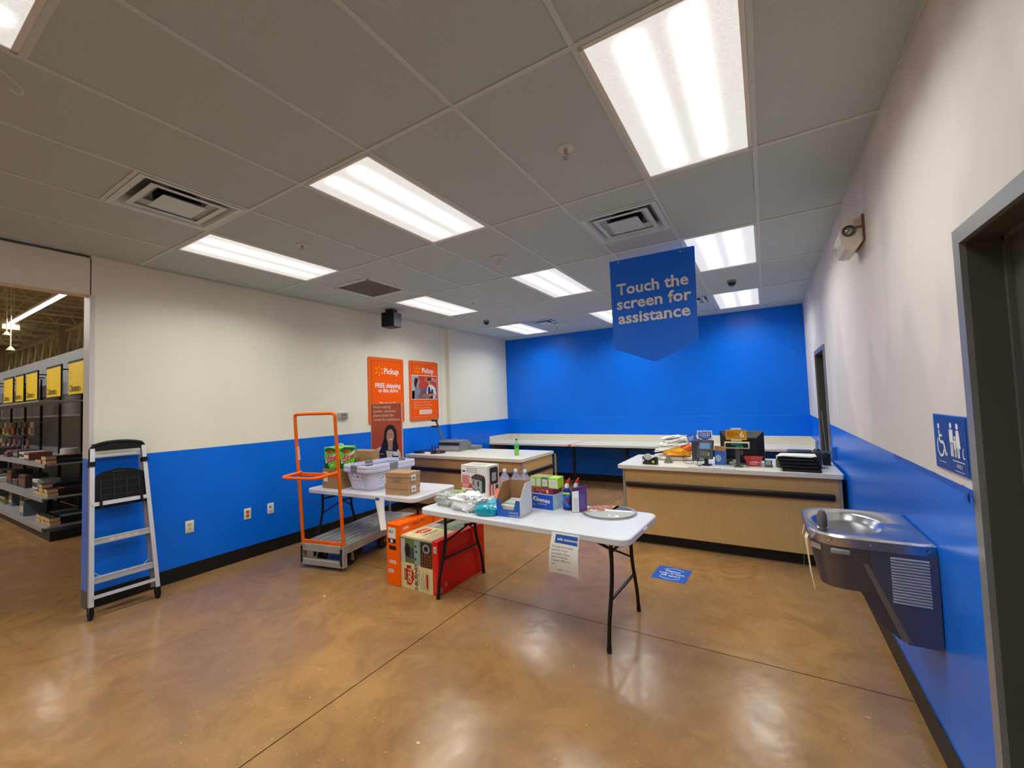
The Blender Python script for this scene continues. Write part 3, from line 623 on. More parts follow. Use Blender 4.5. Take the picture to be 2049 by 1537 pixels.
f.spark(.20, .80, .085, YE); f.text('Pickup', .29, .795, .125, WH, 'LEFT', .003, sx=.92)
f.text('FREE shipping', .37, .575, .098, WH, bold=.0025, sx=.92); f.text('to this store.', .38, .50, .085, WH, bold=.002, sx=.9); f.text('*', .62, .53, .06, WH); f.text('Never pay for', .37, .305, .06, WH, bold=.0018); f.text('shipping again', .37, .235, .06, WH, bold=.0018)
f.rects('fine_print', [(.47, .085, .62, .09), (.47, .07, .66, .075)], mat('print_peach', (246, 168, 120), .5), 2)
t, f = poster(4.993, 1.372, .70, 1.005, 'orange poster with a photo of two people at a pickup desk')
f.spark(.19, .85, .07, YE); f.text('Pickup', .29, .845, .12, WH, 'LEFT', .003, sx=.92)
f.rect('photo_border', .045, .355, .665, .765, WH, 2)
SK1, SK2 = mat('print_skin', (196, 140, 112), .5), mat('print_skin_dark', (140, 92, 74), .5); NV = mat('print_navy', (30, 32, 62), .5); HR = mat('print_hair', (34, 24, 24), .5)
f.rect('photo', .05, .365, .66, .755, mat('print_red', (196, 66, 40), .5), 3); f.rect('photo_wall', .05, .365, .2, .755, mat('print_greywall', (188, 174, 172), .5), 4); f.rect('photo_desk', .05, .365, .66, .50, mat('print_desk', (120, 84, 76), .5), 4)
f.rect('photo_desk', .3, .49, .66, .54, mat('print_deskblue', (62, 96, 176), .5), 5); f.rect('photo_desk', .46, .37, .66, .43, mat('print_deskblue'), 5)
f.text('Pic', .525, .69, .11, mat('print_pale', (226, 190, 186), .5), 'LEFT', .001, 5); f.spark(.40, .695, .05, YE, 5)
f.poly('photo_woman', [(.10, .37), (.26, .37), (.25, .50), (.21, .56), (.13, .575), (.11, .5)], mat('print_greyblue', (128, 136, 158), .5), 6); f.poly('photo_woman', [(.17, .37), (.28, .37), (.30, .44), (.22, .47)], SK2, 7)
f.poly('photo_woman', ell(.185, .65, .045, .055, 18), SK1, 7); f.poly('photo_woman', [(.12, .56), (.15, .56), (.165, .63), (.185, .66), (.19, .7), (.15, .725), (.11, .70), (.098, .62)], HR, 8)
f.poly('photo_man', [(.40, .37), (.60, .37), (.64, .45), (.61, .56), (.53, .61), (.46, .61), (.41, .56), (.39, .45)], mat('print_shirt', (226, 220, 220), .5), 7); f.poly('photo_man', [(.42, .37), (.55, .37), (.56, .5), (.53, .58), (.50, .47), (.47, .58), (.43, .56)], NV, 8)
f.poly('photo_man', ell(.46, .66, .036, .052, 18), SK1, 9); f.poly('photo_man', [(.42, .67), (.43, .715), (.46, .735), (.50, .72), (.505, .66), (.49, .65), (.485, .69)], HR, 10); f.rect('photo_man', .52, .535, .565, .56, WH, 9)
f.poly('photo_parcel', [(.27, .385), (.47, .385), (.50, .44), (.31, .455)], mat('print_parcel', (168, 108, 84), .5), 9); f.poly('photo_man', [(.44, .41), (.60, .42), (.60, .455), (.45, .45)], SK1, 10)
PE = mat('print_peach', (246, 168, 120), .5)
f.text('SHOP from over 1 million items.', .08, .31, .038, PE, 'LEFT', .0008, sx=.8); f.text('ORDER online, we\'ll do the legwork.', .08, .262, .038, PE, 'LEFT', .0008, sx=.8); f.text('PICK UP here, as early as today!', .08, .215, .038, PE, 'LEFT', .0008, sx=.8)
f.poly('web_button', rrect(.31, .075, .02, 4, .21, .105), mat('print_pink', (250, 216, 206), .5), 2); f.text('walmart.com/pickup', .365, .142, .032, mat('print_orange_text', (216, 96, 60), .5), lv=3)
f.rect('fine_print', .07, .062, .63, .068, PE, 2)

# ------------------------------------------------------------------ hanging blue sign
t = thing('hanging_sign', 'blue pointed sign hanging from the ceiling reading touch the screen for assistance', 'sign', (3.742, 4.0, 0), math.radians(0))
o_ = [(.005, 2.105), (.362, 1.957), (.378, 1.950), (.392, 1.950), (.408, 1.957), (.765, 2.105), (.775, 2.955), (.0, 2.965)]
HB = mat('hanging_sign_blue', (14, 112, 244), .4)
b = MB(); b.prism(o_, (0, 0, 0), (1, 0, 0), (0, 0, 1), (0, .008, 0)); b.build('panel', HB, t)
f = Face((0, -.0005, 0), (1, 0, 0), (0, 0, 1), t); SG = mat('sign_silver_white', (240, 240, 240), .5)
f.text('Touch the', .385, 2.668, .150, SG, bold=.0036, sx=1.04); f.text('screen for', .388, 2.527, .150, SG, bold=.0036, sx=1.08); f.text('assistance', .388, 2.386, .150, SG, bold=.0036, sx=1.09)
f.poly('eyelet', ell(.09, 2.94, .006, .006, 10), WH); f.poly('eyelet', ell(.655, 2.93, .006, .006, 10), WH)
for x, z in ((.09, 2.94), (.655, 2.93)): MB().tube([(x, .004, z), (x+.01, .0, z+.03), (x, -.004, H)], .0015, 5).build('wire', mat('grey_wire', (150, 150, 150), .4, .8), t, smooth=True)

# ------------------------------------------------------------------ step ladder leaning at the end of the left wall
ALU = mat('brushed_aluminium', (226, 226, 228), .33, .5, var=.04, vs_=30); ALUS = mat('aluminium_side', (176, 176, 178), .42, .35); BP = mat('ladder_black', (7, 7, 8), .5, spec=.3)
lt = thing('step_ladder', 'folded aluminium step ladder with black top leaning on the left wall', 'ladder', (.285, 1.37, 0))
tilt = math.atan2(.215, 1.39)
def LP(a, s_, d=0.):           # across (-1..1), height along the rail, outward
    wv = .2185+(.168-.2185)*s_/1.40
    return Vector((-math.sin(tilt)*s_+math.cos(tilt)*d, a*wv, math.cos(tilt)*s_+math.sin(tilt)*d))
LL = 1.405
for a in (-1, 1):
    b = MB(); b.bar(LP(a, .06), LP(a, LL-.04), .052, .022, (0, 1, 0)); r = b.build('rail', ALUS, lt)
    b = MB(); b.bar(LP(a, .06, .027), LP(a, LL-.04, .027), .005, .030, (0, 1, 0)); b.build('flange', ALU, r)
    b = MB(); b.bar(LP(a*.93, .10, -.045), LP(a*.93, 1.28, -.04), .03, .02, (0, 1, 0)); b.build('rear_rail', ALUS, lt)
    b = MB(); b.bar(LP(a, .03, .004), LP(a, .10, .004), .06, .03, (0, 1, 0)); b.build('foot_bracket', BP, lt)
    b = MB(); c_ = LP(a, .028, .0); b.cyl(c_+Vector((0, -.012, 0)), c_+Vector((0, .012, 0)), .027, n=16); b.build('wheel', mat('black_rubber', (20, 19, 18), .7), lt, smooth=True)
    b = MB(); b.bar(LP(a, 1.215, .005), LP(a, 1.255, .005), .07, .034, (0, 1, 0)); b.build('collar', BP, lt)
def cross(name, s_, hh, dd, m, off=.0, ext=1.): b = MB(); b.bar(LP(-ext, s_, off), LP(ext, s_, off), dd, hh, (math.cos(tilt), 0, math.sin(tilt))); return b.build(name, m, lt)
def bar2(name, s0, s1, d0, d1, m, ext=.96):
    b = MB(); vs_ = [LP(a, s_, d) for a in (-ext, ext) for s_, d in ((s0, d0), (s1, d0), (s1, d1), (s0, d1))]; b.add(vs_, [(0, 1, 2, 3), (7, 6, 5, 4), (0, 4, 5, 1), (1, 5, 6, 2), (2, 6, 7, 3), (3, 7, 4, 0)]); return b.build(name, m, lt)
bar2('spreader_bar', .155, .180, .012, .034, ALU, 1.0)
for s_ in (.315, .620):
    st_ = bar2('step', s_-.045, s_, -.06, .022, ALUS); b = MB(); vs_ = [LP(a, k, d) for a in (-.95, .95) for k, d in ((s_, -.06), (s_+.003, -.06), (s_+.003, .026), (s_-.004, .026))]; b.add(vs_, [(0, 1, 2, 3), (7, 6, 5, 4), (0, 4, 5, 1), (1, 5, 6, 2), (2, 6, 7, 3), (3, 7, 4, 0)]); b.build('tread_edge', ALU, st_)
    if s_ > .5:
        for k in range(4): b = MB(); a0 = -.45+k*.26; b.add([LP(a0, s_-.035, .0228), LP(a0+.2, s_-.035, .0228), LP(a0+.2, s_-.008, .0228), LP(a0, s_-.008, .0228)], [(0, 1, 2, 3)]); b.build('warning_label', mat('faded_label', (196, 182, 178), .5), st_, clean=False)
bar2('platform_bar', .885, .918, .012, .036, ALU, 1.0)
# folded black platform
b = MB(); out = []
for a, s_ in ((-.93, .86), (.93, .86), (.93, 1.13), (.6, 1.165), (0, 1.185), (-.6, 1.165), (-.93, 1.12)): out.append((a, s_))
n = len(out); b.add([LP(a, s_, .012) for a, s_ in out]+[LP(a, s_, -.025) for a, s_ in out], [tuple(range(n)), tuple(range(2*n-1, n-1, -1))]+[(i, n+i, n+(i+1) % n, (i+1) % n) for i in range(n)])
pf = b.build('platform', BP, lt)
for s_ in (.96, 1.02, 1.08): b = MB(); b.bar(LP(-.7, s_, .014), LP(.7, s_, .014), .008, .006, (0, 1, 0)); b.build('rib', mat('platform_rib', (34, 36, 38), .5), pf)
for a in (-.7, -.23, .23, .7): b = MB(); b.bar(LP(a, .9, .014), LP(a, 1.11, .014), .008, .006, (0, 1, 0)); b.build('rib', mat('platform_rib'), pf)
b = MB(); b.bar(LP(-.25, 1.155, .0135), LP(.2, 1.155, .0135), .003, .018, (0, 1, 0)); b.build('badge', mat('badge_grey', (84, 86, 88), .4), pf)
for a in (-.72, .72): b = MB(); b.bar(LP(a, .87, .03), LP(a, .93, .03), .03, .016, (0, 1, 0)); b.build('hinge', BP, lt)
# black top rail with a hand slot
b = MB(); b.tube(arcpath([LP(-1.02, 1.24, .01), LP(-1.02, 1.385, .01), LP(-.5, 1.41, .01), LP(0, 1.416, .01), LP(.5, 1.41, .01), LP(1.02, 1.39, .01), LP(1.02, 1.25, .01)], .05, 5), .017, 10)
vs_ = [LP(a, s_, d) for a in (-.98, .98) for s_, d in ((1.345, -.02), (1.405, -.02), (1.405, .022), (1.345, .022))]; b.add(vs_, [(0, 1, 2, 3), (7, 6, 5, 4), (0, 4, 5, 1), (1, 5, 6, 2), (2, 6, 7, 3), (3, 7, 4, 0)])
b.build('top_handle', BP, lt, smooth=True)
bar2('handle_brace', 1.295, 1.318, -.03, -.015, ALU, .9)
for a in (-1, 1): MB().tube([LP(a*.9, .36, -.02), LP(a*.35, .25, -.045)], .004, 6).build('stay', ALUS, lt, smooth=True)

# ------------------------------------------------------------------ platform cart with the orange handle
OC = mat('orange_powdercoat', (242, 106, 12), .35, var=.08, vs_=12, spec=.3); GR = mat('worn_grey_steel', (172, 168, 160), .5, .2, var=.12, vs_=9); GP = mat('grey_deck_plastic', (150, 146, 142), .5, var=.14, vs_=8)
ct = thing('platform_cart', 'grey platform cart with an orange push handle parked under the left table', 'cart', (1.053, 2.685, 0), math.radians(11))
hw, dl = .262, 1.26
for k in range(6):
    x0 = -hw+.012+k*(2*hw-.024)/6; MB().rbox(x0, x0+(2*hw-.024)/6-.016, .03, dl, .222, .248, .003, 1).build('deck_plank', GP, ct)
MB().bm(-hw+.012, hw-.012, .03, dl, .205, .223).build('deck_base', mat('deck_shadow_grey', (84, 82, 80), .6), ct)
for k, (x, y, l_) in enumerate(((-.12, .45, .1), (.08, .62, .12), (.0, .9, .1), (-.05, 1.05, .12), (.16, 1.1, .1), (.12, .34, .08))): MB().bm(x, x+.02, y, y+l_, .2482, .2486).build('scuff', mat('pale_scuff', (196, 190, 182), .6), ct)
for s_ in (-1, 1):
    MB().rbox(s_*hw-.012, s_*hw+.012, .02, dl, .16, .25, .004, 1).build('side_beam', GR, ct)
fr = MB(); fr.rbox(-hw-.012, hw+.012, -.03, .03, .175, .25, .004, 1); fr.build('front_beam', GR, ct)
MB().rbox(-hw-.012, hw+.012, -.03, .02, .035, .095, .004, 1).build('front_skid', GR, ct)
MB().rbox(-hw-.012, hw+.012, dl-.03, dl+.012, .16, .25, .004, 1).build('rear_beam', GR, ct)
for s_ in (-1, 1):
    MB().rbox(s_*hw-.016, s_*hw+.016, -.03, .03, .035, .25, .004, 1).build('corner_post', GR, ct); MB().rbox(s_*(hw-.008)-.011, s_*(hw-.008)+.011, -.04, -.028, .06, .225, .004, 1).build('bumper_strip', mat('black_rubber', (20, 19, 18), .7), ct)
def wheel(x, y, r, cast):
    w_ = thing_child = MB(); w_.lathe([(r*.45, -.016), (r*.9, -.019), (r, -.012), (r, .012), (r*.9, .019), (r*.45, .016)], c=(x, y, r), n=24, ax=(1, 0, 0)); wo = w_.build('wheel', mat('black_rubber'), ct, smooth=True)
    h_ = MB(); h_.lathe([(0, -.018), (r*.2, -.018), (r*.25, -.012), (r*.46, -.014), (r*.46, .014), (r*.25, .012), (r*.2, .018), (0, .018)], c=(x, y, r), n=16, ax=(1, 0, 0)); h_.build('hub', mat('wheel_hub_grey', (186, 182, 172), .5), wo, smooth=True)
    q = MB()
    for s_ in (-1, 1): q.bar((x+s_*.026, y, r*.8), (x+s_*.026, y-(.02 if cast else 0), .205), .005, .04, (1, 0, 0))
    q.build('wheel_fork', GR, ct)
wheel(-.175, .17, .062, 1); wheel(.19, .17, .062, 1); wheel(-.19, .72, .082, 0); wheel(.2, .70, .086, 0); wheel(-.175, 1.12, .062, 1); wheel(.175, 1.12, .062, 1)
lean = -.075
b = MB(); b.tube(arcpath([(-hw, -.004, .25), (-hw-.028, lean*.8, 1.50), (-hw-.028, lean*.85, 1.575), (-.1, lean*.9, 1.578), (hw-.028, lean*.85, 1.575), (hw-.028, lean*.8, 1.50), (hw, -.004, .25)], .10, 8), .0165, 12); b.build('handle_frame', OC, ct, smooth=True)
MB().rbox(-hw, hw, -.018, .006, .25, .282, .003, 1).build('handle_base', OC, ct)
MB().rbox(-hw-.012, hw-.012, lean*.45-.01, lean*.45+.014, .935, .972, .004, 1).build('handle_cross_bar', OC, ct)
b = MB(); b.tube(arcpath([(-hw+.02, lean*.45, .975), (-hw-.02, -.26, .955), (hw-.09, -.26, .955), (hw-.02, lean*.45, .985)], .09, 8), .0155, 12); b.build('push_loop', OC, ct, smooth=True)
b = MB(); b.cyl((-hw-.012, lean*.48, 1.10), (-hw-.018, lean*.58, 1.24), .0172, n=12, cap=False); b.build('paper_label', mat('worn_paper_label', (214, 196, 188), .6, var=.25, vs_=60, rgb2=(190, 60, 50), thr=(.38, .44)), ct, smooth=True)

# ------------------------------------------------------------------ boxes on the floor
INK = mat('print_black', (28, 26, 26), .5); CRM = mat('box_cream', (222, 206, 156), .5); RED = mat('box_red', (226, 20, 10), .42); LBL = mat('white_label', (232, 230, 226), .5)
def carton(name, lab, cat, loc, rz, w_, d, h_, m, bev=.004, pname='carton', group=None):
    t = thing(name, lab, cat, loc, rz, group); MB().rbox(-w_/2, w_/2, 0, d, 0, h_, bev, 1).build(pname, m, t)
    fr_ = Face((-w_/2, -.0003, 0), (1, 0, 0), (0, 0, 1), t, .0005); tp_ = Face((-w_/2, 0, h_+.0003), (1, 0, 0), (0, 1, 0), t, .0005); rt_ = Face((w_/2+.0003, 0, 0), (0, 1, 0), (0, 0, 1), t, .0005); lf_ = Face((-w_/2-.0003, d, 0), (0, -1, 0), (0, 0, 1), t, .0005)
    return t, fr_, tp_, rt_, lf_
TVO = mat('tv_box_orange', (255, 102, 4), .5, spec=.15); HP = PI/2
t, f, tp, rt_, lf_ = carton('television_box', 'tall orange flat television carton standing beside the red grill box', 'box', (2.002, 2.735, 0), math.radians(-1), .165, 1.08, .548, TVO)
f.rect('shipping_label', .025, .42, .125, .515, LBL); f.bars(.035, .465, .06, .025, INK, 7); f.rect('shipping_label', .025, .375, .125, .413, mat('label_navy', (40, 26, 50), .5)); f.rect('shipping_label', .055, .38, .085, .408, LBL, 2)
f.poly('hand_hole', rrect(.10, .038, .018, 5, .03, .315), INK); f.text('onn.', .085, .213, .058, LBL, bold=.0015); f.rect('fine_print', .05, .188, .12, .191, mat('print_peach'), 2); f.poly('badge', rrect(.065, .03, .008, 4, .025, .11), LBL); f.text('Roku', .0575, .125, .02, INK, lv=3)
rt_.text('onn.', .09, .505, .045, LBL, bold=.001); rt_.text('Roku TV', .25, .512, .042, INK); rt_.text('watch', .66, .500, .082, LBL, bold=.002, sx=1.25); tp.text('43" class', .09, .13, .03, LBL, rot=HP)
MB().bm(-.0835, .0835, .44, .462, .0, .5492).build('strap', mat('strap_orange', (206, 78, 8), .4), t)
t, f, tp, rt_, lf_ = carton('grill_box', 'large red and cream gas grill carton under the front table', 'box', (2.308, 2.748, 0), math.radians(-1.2), .452, .665, .455, RED)
f.rect('print_panel', .0, .0, .39, .455, CRM); f.rect('photo', .005, .225, .39, .44, mat('photo_lawn', (96, 112, 74), .5, var=.35, vs_=60), 2); f.rect('photo', .008, .225, .06, .43, mat('photo_pale', (190, 190, 196), .5), 3); f.rect('photo', .175, .222, .248, .432, mat('photo_teal', (140, 164, 156), .5, var=.12, vs_=25), 3); f.rect('photo', .25, .215, .386, .43, mat('photo_grill_dark', (62, 38, 28), .5, var=.5, vs_=50), 3)
f.poly('photo_grill', ell(.09, .335, .035, .06, 20), INK, 4); f.rect('photo_grill', .085, .27, .17, .36, mat('photo_metal', (64, 68, 68), .5), 4); f.poly('photo_grill', ell(.318, .375, .042, .04, 18), mat('photo_steel', (150, 156, 172), .5), 4); f.poly('photo_grill', ell(.318, .375, .024, .024, 16), INK, 5)
for (x, y) in ((.19, .38), (.2, .335), (.19, .27)): f.poly('photo_knob', ell(x, y, .011, .011, 10), INK, 4)
for k in range(4):
    for j in range(4): f.poly('photo_steak', ell(.272+k*.031, .235+j*.027, .013, .010, 8), mat('photo_steak', (122, 70, 40), .5), 4)
GB = mat('badge_red', (186, 30, 24), .45)
f.poly('badge', [(.075, .035), (.125, .03), (.165, .09), (.165, .145), (.125, .205), (.075, .2)], GB, 2); f.poly('badge', rrect(.035, .1, .006, 3, .045, .068), GB, 2); f.text('GRILL', .115, .118, .062, CRM, rot=HP, bold=.002, lv=3, sx=.85); f.text('EXPERT', .062, .118, .022, CRM, rot=HP, lv=3)
f.text('3-BURNER', .195, .115, .052, INK, rot=HP, bold=.0012, shear=.15); f.text('GAS GRILL', .228, .12, .026, INK, rot=HP); f.rects('fine_print', [(.25+.013*k, .02, .254+.013*k, .12+.07*((k*7) % 3)/2) for k in range(8)], mat('print_brown', (150, 136, 100), .5), 2); f.rect('print_strip', .312, .04, .335, .16, mat('badge_red'), 2)
f.rect('sticker', .405, .355, .438, .41, LBL, 2); f.rects('barcode', [(.41, .362+.008*k, .433, .366+.008*k) for k in range(5)], INK, 3); f.rects('fine_print', [(.405, .03, .409, .2), (.42, .03, .423, .17)], mat('print_pinkred', (224, 120, 106), .5), 2)
tp.rect('print_panel', .0, .0, .39, .66, CRM); tp.rect('photo', .02, .30, .39, .64, mat('photo_lawn2', (120, 134, 110), .5, var=.4, vs_=45), 2); tp.rect('photo', .02, .30, .12, .5, mat('photo_pale'), 3); tp.rect('photo', .04, .42, .16, .6, mat('photo_grill_dark'), 4)
tp.poly('badge', [(.08, .10), (.16, .12), (.18, .18), (.16, .255), (.08, .25), (.06, .175)], GB, 2); tp.text('GRILL', .12, .18, .06, CRM, rot=HP, bold=.002, lv=3, sx=.8); tp.text('3-BURNER', .215, .17, .045, INK, rot=HP, bold=.001); tp.text('GAS GRILL', .245, .17, .02, INK, rot=HP); tp.rect('sticker', .02, .03, .07, .10, LBL, 2)
rt_.rect('fold_line', .0, .222, .66, .224, mat('fold_red', (226, 70, 52), .5), 1); rt_.rects('sticker', [(.02, .02, .05, .06), (.08, .05, .11, .09)], mat('badge_grey_print', (150, 130, 132), .5), 2)

# ------------------------------------------------------------------ floor decal
t = thing('floor_decal', 'blue square floor decal asking to keep distance, in front of the checkout counter', 'floor decal', (4.165, 4.065, 0), math.radians(-3))
MB().rbox(-.148, .148, -.158, .158, 0, .0012, .0003, 1).build('sheet', mat('decal_blue', (30, 92, 190), .4), t)
f = Face((0, 0, .0014), (1, 0, 0), (0, 1, 0), t, .0004); DP = mat('decal_white', (206, 218, 236), .5)
f.text('Please', 0, .055, .055, DP, bold=.001); f.text('keep at least', 0, .003, .05, DP, bold=.001, sx=.85); f.text('6ft apart', 0, -.048, .05, DP, bold=.001)
rg = MB()
for a0, a1 in ((.25*PI, .75*PI), (1.25*PI, 1.75*PI)):
    for k in range(18): a, c_ = a0+(a1-a0)*k/18, a0+(a1-a0)*(k+.62)/18; rg.add([f._at(math.cos(q)*r_, math.sin(q)*r_, .0004) for q, r_ in ((a, .118), (a, .130), (c_, .130), (c_, .118))], [(0, 3, 2, 1)])
rg.build('ring_print', DP, t, clean=False)
# crumbs of paper on the floor
for k, (x, y, s_, m, l_) in enumerate(((5.335, 2.71, .012, mat('pink_scrap', (226, 150, 150), .7), 'tiny pink paper scrap on the floor under the drinking fountain'), (1.62, 2.30, .011, LBL, 'tiny white scrap on the floor in front of the cart'), (3.47, 1.52, .010, CRM, 'tiny pale scrap on the open floor nearest the camera'))):
    b = MB(); b.prism([(-s_, -s_*.5), (s_, -s_*.4), (s_*.8, s_*.5), (-s_*.7, s_*.6)], (x, y, 0), (1, 0, 0), (0, 1, 0), (0, 0, .002)); tag(b.build('paper_scrap', m), l_, 'scrap')

# ------------------------------------------------------------------ things on the left table
KR = mat('kraft_cardboard', (176, 138, 98), .7, var=.06, vs_=14); KR2 = mat('kraft_cardboard_dark', (158, 118, 80), .7, var=.08, vs_=10)
def shipbox(x, y, z, rz, w_, d, h_, lab, m=KR, lid=False, lside='f', group='cardboard boxes on the left table'):
    t, f, tp, r_, l_ = carton('cardboard_box', lab, 'box', (x, y, z), rz, w_, d, h_, m, .003, group=group)
    if lid: MB().rbox(-w_/2-.004, w_/2+.004, -.004, d+.004, h_*.58, h_+.002, .003, 1).build('lid', m, t); tp.o.z += .003
    q = r_ if lside == 'r' else f
    if lside: q.l = .006 if lid else q.l
    if lside == 'r': q.rect('shipping_label', d*.25, h_*.25, d*.62, h_*.8, LBL); q.l += .001; q.bars(d*.3, h_*.4, d*.26, h_*.2, INK, 5)
    elif lside == 'f': q.rect('shipping_label', w_*.08, h_*.35, w_*.3, h_*.85, LBL); q.l += .001; q.bars(w_*.1, h_*.55, w_*.16, h_*.15, INK, 5)
    return t, f, tp, r_
t, f, tp, r_ = shipbox(1.80, 2.985, ZT, math.radians(6), .285, .19, .108, 'lower of two flat brown shoe boxes on the left table', KR, True, 'r')
t, f, tp, r_ = shipbox(1.795, 2.992, ZT+.111, math.radians(4), .285, .19, .108, 'upper of two flat brown shoe boxes on the left table', KR, True, 'r')
f.rect('print', .1, .03, .2, .05, mat('print_greyblue2', (130, 132, 142), .6), 12)
shipbox(.835, 2.945, ZT, math.radians(3), .30, .24, .215, 'brown box with a white label under the green soda carton', KR2, False, 'f')
t, f, tp, r_ = shipbox(.66, 3.20, ZT, math.radians(5), .20, .2, .29, 'pinkish brown box behind the green soda carton', mat('pinkish_carton', (186, 120, 92), .7, var=.05, vs_=10), False, 'f')
# tall box behind the basket
shipbox(.765, 3.405, ZT, math.radians(4), .34, .13, .365, 'tall brown box standing behind the soda carton and the laundry baskets', KR, False, None)
t, f, tp, r_, l_ = carton('soda_carton', 'bright green soda carton standing on a brown box', 'box', (.835, 2.955, ZT+.217), math.radians(3), .25, .225, .235, mat('soda_green', (112, 200, 40), .35), .003)
DG = mat('dew_dark_green', (18, 96, 40), .4); LG = mat('dew_lime', (190, 230, 60), .4); DR = mat('dew_red', (206, 30, 40), .4)
def dew(q, w_):
    q.poly('print_shape', [(0, .2), (w_*.3, .235), (w_*.9, .21), (w_, .17), (w_*.75, .175), (w_*.55, .2), (w_*.3, .17)], DG); q.poly('print_shape', [(0, .0), (w_*.35, .0), (w_*.25, .05), (w_*.05, .1), (0, .12)], DG); q.poly('print_shape', [(w_*.7, 0), (w_, 0), (w_, .12), (w_*.9, .06)], DG)
    q.poly('print_shape', [(w_*.08, .055), (w_*.86, .125), (w_*.95, .19), (w_*.8, .18), (w_*.72, .16), (w_*.1, .10)], LBL, 2); q.text('dew', w_*.48, .115, .105, DR, bold=.003, rot=.22, lv=3, shear=.25); q.text('Mtn', w_*.42, .185, .06, DR, bold=.002, rot=.2, lv=3)
    q.poly('print_shape', [(w_*.4, .02), (w_*.65, .035), (w_*.6, .06), (w_*.45, .05)], LG, 2)
dew(f, .25); dew(r_, .225)
b = MB(); b.tube([(-.05, .11, .236), (-.03, .11, .26), (.04, .11, .262), (.07, .11, .24)], .006, 6); b.build('carry_handle', LBL, t, smooth=True)

# laundry baskets with triangular holes
BW = mat('white_basket_plastic', (208, 208, 230), .4); HG = mat('grey_handle', (126, 126, 132), .4)
def basket(x, y, z, rz, lab, smin=0.):
    t = thing('laundry_basket', lab, 'basket', (x, y, z), rz, 'nested laundry baskets'); bx, by, tx, ty, hh = .165, .265, .205, .315, .225
    def corner(s_, k):         # rounded outline at height fraction s_
        hx, hy = bx+(tx-bx)*s_, by+(ty-by)*s_; return rrect(2*hx, 2*hy, .05, 4, -hx, -hy)
    rows_ = [(0, 0.), (.022, .1), (.062, .28), (.096, .43), (.13, .58), (.165, .73), (hh, 1.)]
    b = MB()
    base = corner(0, 0); n = len(base)
    if smin == 0: b.add([(x_, y_, .002) for x_, y_ in base], [tuple(range(n))])
    # walls: long straight runs are split into cells, some with a triangular hole
    def pt(u_, s_, side):
        hx, hy = bx+(tx-bx)*s_, by+(ty-by)*s_; r = .05
        if side == 0: return Vector((-hx+r+u_*(2*hx-2*r), -hy, hh*s_))
        if side == 1: return Vector((hx, -hy+r+u_*(2*hy-2*r), hh*s_))
        if side == 2: return Vector((hx-r-u_*(2*hx-2*r), hy, hh*s_))
        return Vector((-hx, hy-r-u_*(2*hy-2*r), hh*s_))
    for side, nc in ((0, 7), (1, 13), (2, 7), (3, 13)):
        S_ = [0, .12, .30, .47, .64, .82, 1.]
        for j in range(6 if smin == 0 else 0):
            for i in range(nc):
                u0, u1 = i/nc, (i+1)/nc; A, B, C_, D_ = pt(u0, S_[j], side), pt(u1, S_[j], side), pt(u1, S_[j+1], side), pt(u0, S_[j+1], side)
                if 1 <= j <= 4 and 0 < i < nc-1 and (j < 4 or i % 4 != 1):
                    q = lambda a, c_: A*(1-a)*(1-c_)+B*a*(1-c_)+C_*a*c_+D_*(1-a)*c_
                    if (i+j) % 2: p_, q_, r_ = q(.22, .24), q(.78, .24), q(.5, .78); b.add([A, B, C_, D_, p_, q_, r_], [(0, 1, 5, 4), (1, 2, 6, 5), (2, 3, 6), (3, 0, 4, 6)])
                    else: p_, q_, r_ = q(.22, .76), q(.78, .76), q(.5, .22); b.add([A, B, C_, D_, p_, q_, r_], [(3, 4, 5, 2), (2, 5, 6, 1), (1, 6, 0), (0, 6, 4, 3)])
                else: b.add([A, B, C_, D_], [(0, 1, 2, 3)])
        nx = [(1, 0), (2, 1), (3, 2), (0, 3)][side]
        if smin: b.add([pt(0, smin, side), pt(1, smin, side), pt(1, 1, side), pt(0, 1, side)], [(0, 1, 2, 3)]); S_ = [smin, 1.]
        for s0, s1 in zip(S_[:-1], S_[1:]):   # rounded corner after this side
            def arc(s_):
                a = pt(1, s_, side); c_ = pt(0, s_, nx[0]); hx, hy = bx+(tx-bx)*s_, by+(ty-by)*s_; cc = Vector((math.copysign(hx-.05, (a+c_).x), math.copysign(hy-.05, (a+c_).y), hh*s_))
                return [cc+((a-cc)*math.cos(PI/2*k/4)+(c_-cc)*math.sin(PI/2*k/4)) for k in range(5)]
            p_, q_ = arc(s0), arc(s1); b.add(p_+q_, [(k, k+1, 6+k, 5+k) for k in range(4)])
    o = b.build('body', BW, t, smooth=True); md = o.modifiers.new('thick', 'SOLIDIFY'); md.thickness = .003; md.offset = 0
    o1, o2, i1 = rrect(2*tx+.05, 2*ty+.05, .07, 5, -tx-.025, -ty-.025), rrect(2*tx+.044, 2*ty+.044, .068, 5, -tx-.022, -ty-.022), rrect(2*tx-.006, 2*ty-.006, .05, 5, -tx+.003, -ty+.003); n = len(o1); b = MB()
    R_ = [(o2, hh-.028), (o1, hh-.022), (o1, hh+.004), (o2, hh+.010), (i1, hh+.010), (i1, hh-.01)]
    b.add([(x_, y_, z_) for p_, z_ in R_ for x_, y_ in p_], [(k*n+j, k*n+(j+1) % n, (k+1)*n+(j+1) % n, (k+1)*n+j) for k in range(5) for j in range(n)]); b.build('rim', BW, t, smooth=True)
    for s_ in (-1, 1): MB().rbox(-.055, .055, s_*(ty+.012)-.017, s_*(ty+.012)+.017, hh-.024, hh+.014, .005, 2).build('handle_grip', HG, t, smooth=True)
    for s_ in (-1, 1): MB().rbox(s_*(tx+.012)-.017, s_*(tx+.012)+.017, -.055, .055, hh-.024, hh+.014, .005, 2).build('handle_grip', HG, t, smooth=True)
    return t
